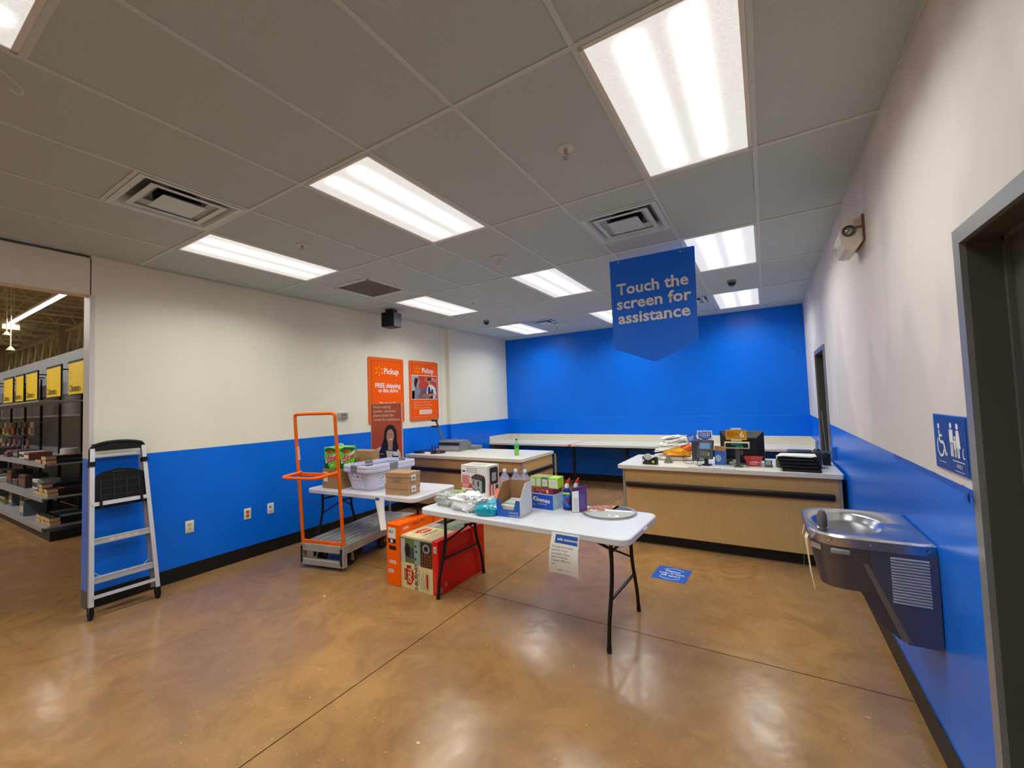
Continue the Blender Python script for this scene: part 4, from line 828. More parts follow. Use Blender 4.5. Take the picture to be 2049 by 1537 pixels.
t = basket(1.245, 3.275, ZT, math.radians(-3), 'lower white laundry basket with triangular holes on the left table')
f = Face((-.06, -.306, .13), (1, 0, 0), (0, 0, 1), t); f.o.y = -.305; f.rect('price_tag', .06, .0, .12, .05, LBL); f.rect('price_tag', .065, .015, .095, .03, INK, 2)
basket(1.245, 3.275, ZT+.034, math.radians(-3), 'upper white laundry basket nested in the lower one', .86)

# papers hanging from the tables
def sheet(name, lab, cat, o, r, w_, h_, m, curl, mats2=None, parts=None):
    t = thing(name, lab, cat, o); b = MB(); n, k = 12, 6; rv = Vector(r)
    nv = Vector((r[1], -r[0], 0))
    def P_(a, s_): c_ = curl(a, s_); return rv*(a*w_)+Vector((0, 0, -s_*h_))+nv*c_[0]+rv*c_[1]+Vector((0, 0, c_[2]))
    vs_ = [P_(i/k, j/n) for j in range(n+1) for i in range(k+1)]; b.add(vs_, [(j*(k+1)+i, (j+1)*(k+1)+i, (j+1)*(k+1)+i+1, j*(k+1)+i+1) for j in range(n) for i in range(k)]); so = b.build('paper', m, t, smooth=True, clean=False)
    return t, P_, so
PAPER = mat('white_paper', (226, 224, 220), .7)
t, P_, so = sheet('paper_notice', 'white notice to customers hanging from the front edge of the front table', 'notice', (3.700, 2.600, .735), (math.cos(-.045), math.sin(-.045), 0), .20, .27, PAPER, lambda a, s_: (.012+.03*math.sin(s_*2.6)+.012*a*s_, -.012*s_*(1-a)*2.2, .012*math.sin(a*PI)*s_))
def onsheet(P_, u0, v0, u1, v1, m, name, parent, nu=6, nv=3, lift=.0012):
    b = MB(); N_ = Vector((0, -1, 0)); vs_ = [P_(u0+(u1-u0)*i/nu, v0+(v1-v0)*j/nv)+N_*lift for j in range(nv+1) for i in range(nu+1)]; b.add(vs_, [(j*(nu+1)+i, (j+1)*(nu+1)+i, (j+1)*(nu+1)+i+1, j*(nu+1)+i+1) for j in range(nv) for i in range(nu)]); return b.build(name, m, parent, clean=False)
onsheet(P_, .16, .04, .96, .24, mat('notice_blue', (24, 78, 168), .5), 'header_band', t)
def sheet_text(P_, s, u_, v_, size, m, parent, w_, h_, bold=0., al='LEFT'):
    c = bpy.data.curves.new('tmp', 'FONT'); c.body = s; c.size = size; c.offset = bold; c.resolution_u = 1; c.align_x = al; o = bpy.data.objects.new('tmp', c); COL.objects.link(o); me = bpy.data.meshes.new_from_object(o); bpy.data.objects.remove(o); bpy.data.curves.remove(c)
    me.materials.clear(); me.materials.append(m)
    for v in me.vertices: v.co = P_(u_+v.co.x/w_, v_-v.co.y/h_)+Vector((0, -.0022, 0))
    me.name = 'lettering'; ob = bpy.data.objects.new('lettering', me); COL.objects.link(ob); ob.parent = parent
sheet_text(P_, 'with customers', .24, .17, .023, LBL, t, .20, .27, .0005)
for k, s in enumerate(('For your protection', 'and that of our', 'associates, please', 'don\'t touch the', 'counter, table or', 'cart.')): sheet_text(P_, s, .08, .34+k*.085, .0185, mat('notice_ink', (44, 48, 74), .5), t, .20, .27)
onsheet(P_, .30, .90, .46, .915, INK, 'fine_print', t, 2, 1); onsheet(P_, .52, .90, .75, .91, mat('print_greyblue2'), 'fine_print', t, 2, 1)
t, P_, so = sheet('paper_notice', 'curled white notice hanging from the edge of the left table', 'notice', (1.615, 2.884, .735), (math.cos(.06), math.sin(.06), 0), .125, .29, PAPER, lambda a, s_: (.010+.05*s_*math.sin(a*PI)+.04*s_*s_, .12*s_*s_*(1-a*.35)+.03*s_*(.5-a), 0))
onsheet(P_, .04, .03, .5, .12, mat('notice_blue', (24, 78, 168), .5), 'header_band', t)

# sign stand with a printed associate
t = thing('sign_stand', 'tall orange sign with a smiling woman in a vest standing behind the left table', 'sign', (.335, 3.93, 0), math.radians(2))
sw = .56
MB().bm(0, sw, 0, .012, .40, 1.665).build('panel', mat('standee_orange', (196, 84, 44), .45, var=.08, vs_=3), t)
q = MB(); q.bm(-.006, .0, -.003, .015, .40, 1.672); q.bm(sw, sw+.006, -.003, .015, .40, 1.672); q.bm(-.006, sw+.006, -.003, .015, 1.665, 1.673); q.build('edge_frame', mat('standee_edge', (224, 168, 150), .4), t)
MB().cyl((sw/2, .03, .012), (sw/2, .03, 1.0), .016, n=12).build('post', mat('grey_post', (160, 160, 160), .4, .5), t, smooth=True); MB().rbox(sw/2-.2, sw/2+.2, -.14, .2, 0, .014, .005, 1).build('base', mat('black_plastic'), t)
f = Face((0, -.0005, 0), (1, 0, 0), (0, 0, 1), t); SWT = mat('standee_text', (246, 206, 190), .5)
for k, s in enumerate(('We\'re helping', 'another customer,', 'please touch the', 'screen for assistance.')): f.text(s, .045, 1.622-.056*k, .058, SWT, 'LEFT', .0006, sx=.98)
f = Face((0, -.0005, -.055), (1, 0, 0), (0, 0, 1), t)
f.poly('printed_woman', [(.05, .98), (.06, 1.07), (.11, 1.12), (.2, 1.15), (.42, 1.155), (.49, 1.13), (.53, 1.07), (.535, .98), (.535, .80), (.05, .80)], mat('print_sleeve', (226, 214, 204), .5), 2)
f.poly('printed_hair', [(.18, 1.14), (.235, 1.25), (.25, 1.36), (.29, 1.42), (.35, 1.44), (.42, 1.425), (.465, 1.36), (.47, 1.22), (.50, 1.12), (.42, 1.09), (.28, 1.09)], HR, 3)
f.poly('printed_neck', [(.31, 1.10), (.39, 1.10), (.40, 1.21), (.31, 1.21)], SK1, 4); f.poly('printed_face', ell(.355, 1.285, .068, .092, 26, -.08), mat('print_face', (206, 152, 122), .5), 5)
f.poly('printed_hair', [(.27, 1.30), (.285, 1.37), (.33, 1.39), (.39, 1.385), (.43, 1.34), (.435, 1.40), (.36, 1.435), (.28, 1.40)], HR, 6)
f.poly('printed_smile', [(.325, 1.245), (.352, 1.232), (.382, 1.242), (.392, 1.256), (.352, 1.249)], WH, 6); f.poly('printed_lips', [(.318, 1.252), (.352, 1.226), (.398, 1.258), (.352, 1.234)], mat('print_lips', (150, 70, 66), .5), 5.6)
for x in (.328, .384): f.poly('printed_eye', ell(x, 1.305, .012, .006, 12), HR, 6); f.poly('printed_eye', [(x-.018, 1.322), (x+.016, 1.324), (x, 1.330)], HR, 6)
f.poly('printed_nose', [(.352, 1.295), (.344, 1.265), (.366, 1.265)], mat('print_nose', (180, 124, 98), .5), 6)
f.poly('printed_vest', [(.12, .80), (.135, 1.05), (.19, 1.15), (.26, 1.135), (.30, .96), (.31, .80)], NV, 5); f.poly('printed_vest', [(.50, .80), (.49, 1.05), (.45, 1.15), (.41, 1.14), (.37, .96), (.33, .80)], NV, 5); f.rect('printed_badge', .40, 1.03, .49, 1.085, WH, 6); f.rect('printed_logo', .16, 1.04, .235, 1.052, mat('print_gold', (190, 160, 80), .5), 6)
f.rect('printed_apron', .05, .46, .535, .80, mat('print_navy2', (40, 42, 78), .5), 2)

# ------------------------------------------------------------------ things on the front table
z = ZT; BX = .0045
# toaster box
t, f, tp, r_, l_ = carton('toaster_box', 'white toaster carton with a printed black toaster at the back of the front table', 'box', (2.565, 3.245, z), math.radians(-3), .32, .19, .29, mat('carton_white', (226, 220, 214), .5), .003)
RP = mat('print_red2', (206, 58, 48), .5); TG = mat('print_toaster_grey', (160, 160, 160), .5); TB = mat('print_toaster_black', (44, 42, 44), .5)
f.poly('logo_box', rrect(.12, .04, .008, 3, .075, .225), TB); f.poly('logo_box', rrect(.114, .034, .007, 3, .078, .228), mat('carton_white'), 2); f.text('BLACK+DECKER', .135, .245, .019, TB, sx=.75, lv=3); f.rect('sticker', .015, .20, .06, .275, LBL); f.rect('sticker', .02, .225, .055, .24, INK, 2)
f.rects('fine_print', [(.015, .185-.013*k, .10+.02*(k % 2), .193-.013*k) for k in range(6)], RP, 2); f.rect('print_band', .004, .075, .16, .115, RP); f.rects('fine_print', [(.015, .098, .1, .105), (.015, .085, .09, .091)], LBL, 2); f.rect('print_toast', .06, .01, .15, .06, mat('print_toast', (176, 120, 70), .5), 2)
f.poly('printed_toaster', [(.135, .075), (.205, .03), (.295, .045), (.30, .165), (.285, .20), (.19, .215), (.13, .185)], TB, 2); f.poly('printed_toaster', [(.13, .185), (.19, .215), (.285, .20), (.245, .165), (.15, .17)], mat('print_toaster_top', (78, 76, 78), .5), 3)
for q in range(3): f.poly('printed_slot', [(.165+.03*q, .176), (.172+.03*q, .175), (.205+.027*q, .203), (.198+.027*q, .205)], INK, 4)
f.poly('printed_toaster', [(.135, .085), (.205, .045), (.255, .05), (.255, .15), (.215, .158), (.135, .165)], TG, 3); f.rects('printed_lever', [(.15, .105, .160, .15), (.205, .095, .222, .145)], INK, 4); f.poly('printed_dial', ell(.215, .07, .008, .009, 12), INK, 4)
r_.poly('printed_toaster', rrect(.13, .16, .02, 3, .04, .11), TB); r_.poly('printed_toaster', rrect(.07, .08, .01, 3, .07, .14), TG, 2); r_.rects('print_band', [(.03, .01, .055, .12), (.075, .01, .095, .12)], RP, 1); r_.rect('print_band', .125, .01, .17, .1, TB, 1); tp.rect('print', .05, .03, .25, .15, mat('print_lightgrey', (190, 186, 182), .5))
# water jugs
CLR = mat('clear_bottle', (206, 208, 244), .1, alpha=.30); 
def jug(x, y, lab, s_=1.):
    t = thing('water_bottle', lab, 'bottle', (x, y, z), 0, 'clear water bottles'); b = MB()
    b.lathe([(0, .004), (.040, .0), (.047, .012), (.046, .05), (.048, .06), (.045, .07), (.048, .08), (.045, .09), (.048, .1), (.047, .17), (.043, .195), (.030, .222), (.0155, .238), (.0145, .25)], n=24); b.build('bottle_body', CLR, t, smooth=True)
    MB().lathe([(0, .274), (.014, .273), (.0165, .268), (.017, .247), (.0165, .246)], n=18).build('cap', mat('bottle_cap_white', (220, 228, 232), .4), t, smooth=True)
jug(2.905, 3.26, 'left of three clear water bottles behind the display box'); jug(3.01, 3.285, 'middle of three clear water bottles behind the display box'); jug(3.105, 3.285, 'right of three clear water bottles, next to the green cartons')
# salmon label tag leaning at the bottles
b = MB(); b.prism([(0, 0), (.10, .01), (.115, .07), (.07, .085), (.055, .105), (.03, .115), (.012, .06)], (2.83, 3.16, z), (1, 0, 0), (0, .25, .97), (.0, .004, 0)); tag(b.build('paper_tag', mat('salmon_card', (240, 132, 106), .6)), 'salmon pink paper tag standing in front of the water bottles', 'tag')
# display box of packs
DBL = mat('display_blue', (32, 92, 186), .45); DWH = mat('display_white', (214, 214, 220), .5)
t = thing('display_box', 'open blue and white cardboard display box on the front table', 'box', (3.145, 2.75, z), math.radians(3)); w_, d, h0, h1 = .205, .215, .105, .245; k = .003
b = MB(); b.prism([(0, 0), (w_, 0), (w_, .128), (w_-.035, .128), (w_-.055, .055), (.055, .055), (.028, .128), (0, .128)], (0, 0, 0), (1, 0, 0), (0, 0, 1), (0, k, 0)); b.build('front_panel', DBL, t)
side = [(0, 0), (d, 0), (d, h1), (.10, h1), (0, .128)]
b = MB(); b.prism(side, (w_-k, 0, 0), (0, 1, 0), (0, 0, 1), (k, 0, 0)); b.build('side_panel', DWH, t); b = MB(); b.prism(side, (0, 0, 0), (0, 1, 0), (0, 0, 1), (k, 0, 0)); b.build('side_panel', KR2, t)
MB().bm(0, w_, d-k, d, 0, h1).build('back_panel', KR2, t); MB().bm(0, w_, 0, d, 0, k).build('bottom_panel', KR2, t); MB().bm(k, k+.001, .01, d-.01, .0, .12).build('liner', KR2, t)
f = Face((0, -.0004, 0), (1, 0, 0), (0, 0, 1), t); f.text('Universal', .105, .036, .022, DP, 'LEFT'); f.text('Sunglasses Bag', .105, .014, .019, DP, 'LEFT', sx=.85)
for q in range(5):
    cols_ = [(224, 216, 200), (112, 190, 190), (226, 220, 210), (214, 206, 194), (230, 226, 220)]
    tag(MB().rbox(3.165+.004*q, 3.325+.001*q, 2.775+.031*q, 2.80+.031*q, z+.006, z+.085+.006*q, .002, 1).build('small_pack', mat('pack_%d' % q, cols_[q], .5)), ['frontmost cream pack in the display box', 'teal topped pack second in the display box', 'middle white pack in the display box', 'cream pack second from the back of the display box', 'rearmost white pack in the display box'][q], 'pack', 'packs in the display box')
# teal bag
t = thing('teal_pouch', 'glossy teal plastic pouch lying beside the display box', 'pouch', (3.045, 2.775, z), math.radians(4)); b = MB(); blob(b, (0, 0, 0), (.105, .085, .045), 3, .16, freq=1.6, crease=.6); b.build('pouch_body', mat('teal_film', (10, 152, 178), .2, coat=.4), t, smooth=True)
b = MB(); b.prism([(-.03, .05), (.06, .05), (.075, .12), (-.02, .125)], (0, 0, .055), (1, 0, 0), (0, .9, .35), (0, 0, .003)); b.build('sealed_flap', mat('teal_film'), t); f = Face((0, -.0, .1), (1, 0, 0), (0, .5, .85), t)
b = MB(); b.prism(rrect(.05, .03, .008, 3, -.005, -.015), (.0, -.04, .066), (1, 0, 0), (0, .82, .57), (0, 0, .001)); b.build('printed_patch', mat('pouch_white', (214, 236, 238), .3), t)
# plastic bags of goods
FILM = mat('white_bag_film', (244, 244, 246), .5, alpha=.8); CLF = mat('clear_bag_film', (226, 226, 224), .3, alpha=.4)
t = thing('plastic_bag', 'white translucent shopping bag around a parcel at the left end of the front table', 'bag', (2.80, 2.845, z), math.radians(-8)); b = MB(); blob(b, (0, 0, 0), (.165, .11, .075), 11, .22, 40, 26, freq=2.2, crease=.9); b.build('bag_film', FILM, t, smooth=True)
MB().rbox(-.125, .10, -.075, .08, .004, .075, .006, 2).build('parcel', mat('pale_pink_pack', (222, 202, 200), .5, var=.15, vs_=18), t); b = MB(); blob(b, (.06, .02, .07), (.075, .055, .03), 5, .4, 24, 14, freq=2.8); b.build('bag_knot', mat('white_bag_knot', (240, 240, 244), .3), t, smooth=True)
MB().rbox(.02, .12, -.085, -.02, .004, .05, .006, 1).build('inner_pack', mat('sage_pack', (150, 176, 160), .4), t); b = MB(); b.lathe([(0, .012), (.014, .008), (.016, 0)], c=(.015, -.03, .118), n=12); b.build('printed_dot', mat('violet_print', (120, 120, 200), .5), t, smooth=True)
t = thing('clear_bag', 'clear plastic bag of folded grey papers at the left corner of the front table', 'bag', (2.555, 2.92, z), math.radians(-6)); b = MB(); blob(b, (0, 0, 0), (.125, .12, .06), 21, .2, 36, 22, freq=2.6, crease=.8); b.build('bag_film', CLF, t, smooth=True)
for q in range(4): MB().box((.0+.006*q, .0, .016+.022*q), (.19, .17, .019), rz=.06*(q-1)).build('folded_paper', mat('folded_grey_%d' % (q % 2), ((126, 130, 126), (168, 172, 162))[q % 2], .6, var=.25, vs_=40), t)
MB().box((.03, .05, .103), (.14, .09, .010), rz=.2).build('green_leaflet', mat('leaflet_green', (150, 160, 110), .6, var=.3, vs_=40), t)
b = MB(); b.prism(rrect(.085, .02, .009, 4), (2.42, 2.76, z), (.9, .42, 0), (-.42, .9, 0), (0, 0, .004)); tag(b.build('plastic_strip', mat('cream_plastic', (226, 224, 214), .4)), 'small cream plastic strip at the left corner of the front table', 'strip')
tag(MB().rbox(3.213, 3.250, 3.06, 3.13, ZT, ZT+.075, .003, 1).build('purple_carton', mat('carton_violet', (70, 50, 130), .4)), 'small purple carton between the display box and the tissue box', 'box')
# tissue box, cereal, green cartons
t, f, tp, r_, l_ = carton('tissue_box', 'blue tissue box under the purple snack box', 'box', (3.372, 3.075, z), math.radians(-5), .215, .16, .118, mat('tissue_blue', (16, 78, 186), .4), .003)
f.text('Kleenex', .105, .074, .05, LBL, bold=.001, rot=-.08, shear=.15); f.text('trusted care', .115, .042, .018, LBL); f.text('3x', .035, .035, .03, mat('tissue_cyan', (110, 190, 240), .5)); f.rect('sticker', .0, .0, .010, .118, mat('tissue_cyan')); r_.rect('print_panel', .0, .0, .16, .118, mat('tissue_pale', (176, 200, 216), .4, var=.12, vs_=30)); tp.rect('print_panel', .0, .0, .215, .16, mat('tissue_pale'))
f.rect('print_panel', .182, .0, .215, .118, mat('tissue_pale')) if False else None
t, f, tp, r_, l_ = carton('snack_box', 'purple snack box lying on the tissue box', 'box', (3.342, 3.10, z+.119), math.radians(-5), .255, .155, .046, mat('snack_purple', (132, 36, 84), .4), .002)
f.rect('photo', .01, .004, .08, .042, mat('photo_bars', (150, 92, 50), .5, var=.4, vs_=70), 1); f.text('PROTEIN', .14, .028, .022, mat('snack_yellow', (240, 180, 80), .5)); f.text('bar', .14, .011, .018, LBL); f.poly('printed_dot', ell(.205, .022, .013, .015, 14), mat('snack_yellow'), 2)
GRN = mat('carton_lime', (164, 196, 66), .45); GW = mat('carton_panel_white', (214, 216, 206), .5); GD = mat('carton_dark_green', (92, 110, 66), .5)
for k, (dx, w_, m) in enumerate(((0, .057, GRN), (.0595, .053, GRN), (.115, .066, GD), (.184, .085, mat('carton_bright_lime', (178, 222, 54), .45)))):
    t, f, tp, r_, l_ = carton('tea_carton', ['leftmost small green carton on the purple snack box', 'second small green carton from the left on the snack box', 'third small carton with dark green edges on the snack box', 'bright lime carton at the right end of the row on the snack box'][k], 'box', (3.242+dx+w_/2, 3.125-.0035*k-dx*.06, z+.1655), math.radians(-5 if k < 3 else 2), w_, .125, .085, m, .002, group='small green cartons')
    f.rect('print_panel', .007, .012, w_-.007, .07, GW); f.rects('fine_print', [(.014, .055-.009*q, w_-.014, .058-.009*q) for q in range(4)], mat('print_lightgrey'), 2); tp.rect('print_panel', .004, .01, w_-.004, .11, mat('carton_top_grey', (150, 156, 128), .5) if k < 3 else mat('carton_bright_lime'))
# toilet cleaner bottles
def cleaner(x, y, rz, lab):
    t = thing('cleaner_bottle', lab, 'bottle', (x, y, z), rz, 'blue cleaner bottles')
    def ring(a, b_, zz, dx=0.): return [(dx+a*math.cos(2*PI*k/20), b_*math.sin(2*PI*k/20), zz) for k in range(20)]
    R_ = [ring(.030, .020, 0), ring(.038, .026, .006), ring(.039, .027, .06), ring(.034, .024, .09), ring(.038, .026, .12), ring(.034, .024, .15), ring(.022, .018, .168), ring(.015, .014, .178)]
    b = MB(); b.add([p for q in R_ for p in q], [(i*20+k, i*20+(k+1) % 20, (i+1)*20+(k+1) % 20, (i+1)*20+k) for i in range(len(R_)-1) for k in range(20)]+[tuple(range(19, -1, -1))]); b.build('bottle_body', mat('cleaner_blue', (22, 38, 128), .25), t, smooth=True)
    R_ = [ring(.0165, .0155, .176), ring(.018, .017, .19), ring(.0155, .015, .205, .004), ring(.013, .013, .216, .008)]; b = MB(); b.add([p for q in R_ for p in q], [(i*20+k, i*20+(k+1) % 20, (i+1)*20+(k+1) % 20, (i+1)*20+k) for i in range(3) for k in range(20)]); b.build('neck', mat('cleaner_white', (226, 230, 236), .35), t, smooth=True)
    R_ = [ring(.0145, .0145, .214, .008), ring(.0135, .0135, .225, .012), ring(.009, .009, .246, .022), ring(.0055, .0055, .256, .027)]; b = MB(); b.add([p for q in R_ for p in q], [(i*20+k, i*20+(k+1) % 20, (i+1)*20+(k+1) % 20, (i+1)*20+k) for i in range(3) for k in range(20)]+[tuple(60+k for k in range(20))]); b.build('cap', mat('cleaner_red', (206, 48, 32), .35), t, smooth=True)
    b = MB(); pr = [[(.0395*math.cos(a)*s_, .0275*math.sin(a)*s_, zz) for a in [-PI+PI*k/12 for k in range(13)]] for zz, s_ in ((.025, 1.01), (.062, 1.01), (.09, .90), (.12, .985), (.145, .90))]; b.add([p for q in pr for p in q], [(i*13+k, i*13+k+1, (i+1)*13+k+1, (i+1)*13+k) for i in range(4) for k in range(12)]); b.build('wrap_label', mat('cleaner_label', (44, 110, 206), .35, var=.5, vs_=28, rgb2=(30, 40, 120), thr=(.45, .5)), t, smooth=True, clean=False)
    b = MB(); b.box((.0, -.027, .135), (.055, .003, .014)); b.build('yellow_band', mat('cleaner_yellow', (206, 220, 40), .4), t)
    b = MB(); b.box((.008, -.0285, .085), (.032, .003, .035)); b.build('printed_patch', mat('cleaner_patch', (120, 40, 70), .4), t)
cleaner(3.575, 3.135, math.radians(8), 'left blue cleaner bottle with a tilted red cap'); cleaner(3.638, 3.17, math.radians(4), 'right blue cleaner bottle half behind the purple packet')
# purple packet leaning
t = thing('foil_packet', 'purple and white flat packet standing beside the blue cleaner bottles', 'packet', (3.682, 3.11, z), math.radians(30)); b = MB(); b.add([(-.055, -.016, 0), (.062, -.016, 0), (.068, .004, .205), (-.048, .004, .185), (-.055, .016, 0), (.062, .016, 0), (.068, .010, .205), (-.048, .010, .185)], [(0, 1, 2, 3), (5, 4, 7, 6), (1, 5, 6, 2), (4, 0, 3, 7), (3, 2, 6, 7), (0, 4, 5, 1)]); b.build('packet_body', mat('packet_violet', (84, 62, 130), .35), t)
f = Face((-.055, -.0163, 0), (1, 0, .0), (0, .099, .995), t, .0006); f.poly('print_panel', [(.0, .004), (.055, .004), (.058, .165), (.006, .16)], LBL, 1); f.rects('fine_print', [(.012, .02+.012*k, .048, .022+.012*k) for k in range(8)], INK, 2); f.poly('print_panel', [(.006, .165), (.122, .182), (.123, .198), (.007, .182)], mat('packet_plum', (92, 34, 96), .4), 1); f.rects('fine_print', [(.065, .03+.014*k, .105, .033+.014*k) for k in range(8)], mat('packet_lilac', (150, 130, 190), .5), 2)
# pizza pan
t = thing('pizza_pan', 'round metal pizza pan with a printed cover lying at the right of the front table', 'pan', (3.905, 3.175, z), 0.)
MB().lathe([(0, .004), (.19, .004), (.202, .009), (.207, .008), (.203, .0), (.17, .0), (0, .0)], n=48).build('pan', mat('pan_grey', (168, 170, 176), .35, .5), t, smooth=True)
f = Face((0, 0, .0105), (1, 0, 0), (0, 1, 0), t, .0006); f.poly('paper_disc', ell(0, 0, .194, .194, 44), mat('pan_paper_grey', (176, 176, 174), .5)); 
f.poly('pizza_photo', ell(0, 0, .19, .19, 20, 0, .45*PI, 1.15*PI)+[(.02, .02)], mat('pizza_print', (196, 140, 92), .5, var=.5, vs_=55, rgb2=(120, 30, 30), thr=(.42, .55)), 2); f.poly('print_panel', ell(0, 0, .186, .186, 14, 0, .12*PI, .5*PI)+[(.0, .06)], mat('pan_navy', (66, 70, 100), .5), 2); f.poly('print_panel', [(-.05, .05), (.16, .075), (.175, .03), (-.04, .0)], LBL, 3)
f.rects('price_sticker', [(.03, -.14, .11, -.09), (-.15, -.04, -.09, -.015)], LBL, 4); f.rect('price_sticker', .045, -.12, .08, -.105, INK, 5)

# ------------------------------------------------------------------ left counter: binding machine, trays, bottle
za = .866; BG = mat('machine_grey', (122, 126, 132), .4); BGD = mat('machine_dark', (40, 42, 50), .45)
t = thing('binding_machine', 'grey comb binding machine with a tall lever on the left counter', 'machine', (.31, 5.32, za), math.radians(2)); 
b = MB(); b.prism([(0, 0), (0, .10), (.05, .165), (.26, .165), (.33, .12), (.33, 0)], (0, 0, 0), (0, 1, 0), (0, 0, 1), (.43, 0, 0)); b.build('housing', BG, t)
MB().rbox(.004, .426, -.006, .05, .095, .14, .004, 1).build('punch_slot', BGD, t); MB().bm(.015, .415, -.004, .0, .012, .085).build('drawer_front', mat('machine_light', (160, 162, 164), .35), t); MB().rbox(.30, .56, .28, .48, 0, .06, .01, 2).build('chip_tray', BG, t)
b = MB(); b.tube(arcpath([(.03, .1, .12), (.01, .09, .2), (-.07, .03, .50)], .05), .012, 10); b.build('lever', mat('lever_grey', (136, 138, 142), .4, .6), t, smooth=True); b = MB(); b.tube(arcpath([(.055, .1, .12), (.035, .09, .2), (-.045, .03, .50)], .05), .008, 8); b.build('lever', mat('lever_grey'), t, smooth=True)
for zz in (.50, .40): MB().cyl((-.02-.13, .03, zz), (-.03, .03, zz), .017, n=12).build('hand_grip', mat('brown_grip', (70, 40, 44), .5), t, smooth=True)
MB().lathe([(0, .03), (.012, .028), (.016, .015), (.006, 0)], c=(.24, .15, .165), n=12).build('knob', mat('lever_grey'), t, smooth=True)
t = thing('round_tray', 'flat black oval tray left of the pen tray on the left counter', 'tray', (.20, 5.06, za), 0.); b = MB(); b.add([], []); R_ = [[(a*math.cos(2*PI*k/28), b_*math.sin(2*PI*k/28), zz) for k in range(28)] for a, b_, zz in ((.15, .12, 0), (.16, .13, .014), (.15, .12, .028), (.12, .095, .02))]; b.add([p for q in R_ for p in q], [(i*28+k, i*28+(k+1) % 28, (i+1)*28+(k+1) % 28, (i+1)*28+k) for i in range(3) for k in range(28)]+[tuple(84+k for k in range(28)), tuple(range(27, -1, -1))]); b.build('tray_body', mat('tray_black', (20, 19, 22), .3), t, smooth=True)
t = thing('pen_tray', 'black oval tray holding small bottles beside the binding machine', 'tray', (.47, 5.09, za), 0.); b = MB(); b.add([p for q in R_ for p in q], [(i*28+k, i*28+(k+1) % 28, (i+1)*28+(k+1) % 28, (i+1)*28+k) for i in range(3) for k in range(28)]+[tuple(84+k for k in range(28)), tuple(range(27, -1, -1))]); b.build('tray_body', mat('tray_black'), t, smooth=True)
for k, (dx, m, l_) in enumerate(((-.06, mat('polish_navy', (40, 40, 80), .3), 'left small navy bottle on the pen tray'), (.0, mat('polish_violet', (60, 50, 90), .3), 'middle small violet bottle on the pen tray'), (.07, mat('polish_red', (180, 70, 66), .3), 'right small reddish bottle on the pen tray'))):
    q = thing('small_bottle', l_, 'bottle', (.47+dx, 5.06, za+.021)); MB().lathe([(0, 0), (.016, 0), (.017, .04), (.01, .055), (0, .056)], n=14).build('bottle_body', m, q, smooth=True); MB().lathe([(.009, .05), (.009, .085), (.005, .105), (0, .106)], n=12).build('cap', mat('black_plastic'), q, smooth=True)
b = MB(); b.prism([(0, 0), (.11, .01), (.115, .07), (.01, .06)], (.36, 4.91, za), (1, .15, 0), (-.1, .9, .35), (0, 0, .003)); tag(b.build('small_card', LBL), 'small white card leaning on the pen tray', 'card')
t = thing('soda_bottle', 'green half full soda bottle standing on the left counter', 'bottle', (1.905, 5.17, za)); GB_ = mat('green_bottle', (96, 206, 110), .12, alpha=.42)
MB().lathe([(0, .004), (.026, .0), (.033, .012), (.034, .06), (.030, .085), (.034, .11), (.034, .15), (.026, .185), (.014, .205), (.0125, .22)], n=22).build('bottle_body', GB_, t, smooth=True); MB().lathe([(0, .006), (.030, .008), (.031, .06), (.028, .085), (.029, .1), (0, .1)], n=20).build('soda', mat('lime_soda', (186, 214, 40), .3), t, smooth=True); MB().lathe([(0, .236), (.0135, .235), (.0145, .23), (.0145, .214)], n=16).build('cap', mat('cap_dark_green', (30, 70, 50), .4), t, smooth=True)
MB().lathe([(.0346, .112), (.0346, .15)], n=22).build('wrap_label', mat('green_label', (70, 170, 90), .4), t, smooth=True)

# ------------------------------------------------------------------ checkout counter
zc = .871; KB = mat('device_black', (26, 26, 30), .4); KG = mat('device_grey', (66, 68, 76), .4)
t = thing('tape_dispenser', 'black tape dispenser with a yellow dot at the left of the checkout counter', 'tape dispenser', (3.83, 4.86, zc), math.radians(-6))
b = MB(); b.prism([(-.07, 0), (.085, 0), (.085, .075), (.06, .085), (.0, .045), (-.04, .05), (-.072, .085)], (0, -.032, 0), (1, 0, 0), (0, 0, 1), (0, .064, 0)); b.build('body', KB, t); b = MB(); b.lathe([(.018, -.012), (.044, -.012), (.044, .012), (.018, .012)], c=(-.02, 0, .072), n=22, ax=(0, 1, 0)); b.build('tape_roll', mat('tape_clear', (214, 212, 206), .3), t, smooth=True)
f = Face((0, -.0325, 0), (1, 0, 0), (0, 0, 1), t); f.poly('dot', ell(.05, .032, .014, .014, 16), mat('dot_yellow', (226, 214, 40), .5)); f.poly('dot', ell(-.06, .045, .008, .016, 12), LBL)
t = thing('card_holder', 'small slanted grey card holder right of the tape dispenser', 'holder', (4.00, 5.02, zc)); b = MB(); b.prism([(-.045, 0), (.045, 0), (.03, .03), (.012, .085), (-.012, .085), (-.028, .03)], (0, -.03, 0), (1, 0, 0), (0, 0, 1), (0, .06, 0)); b.build('body', mat('grey_holder', (120, 118, 114), .4), t)
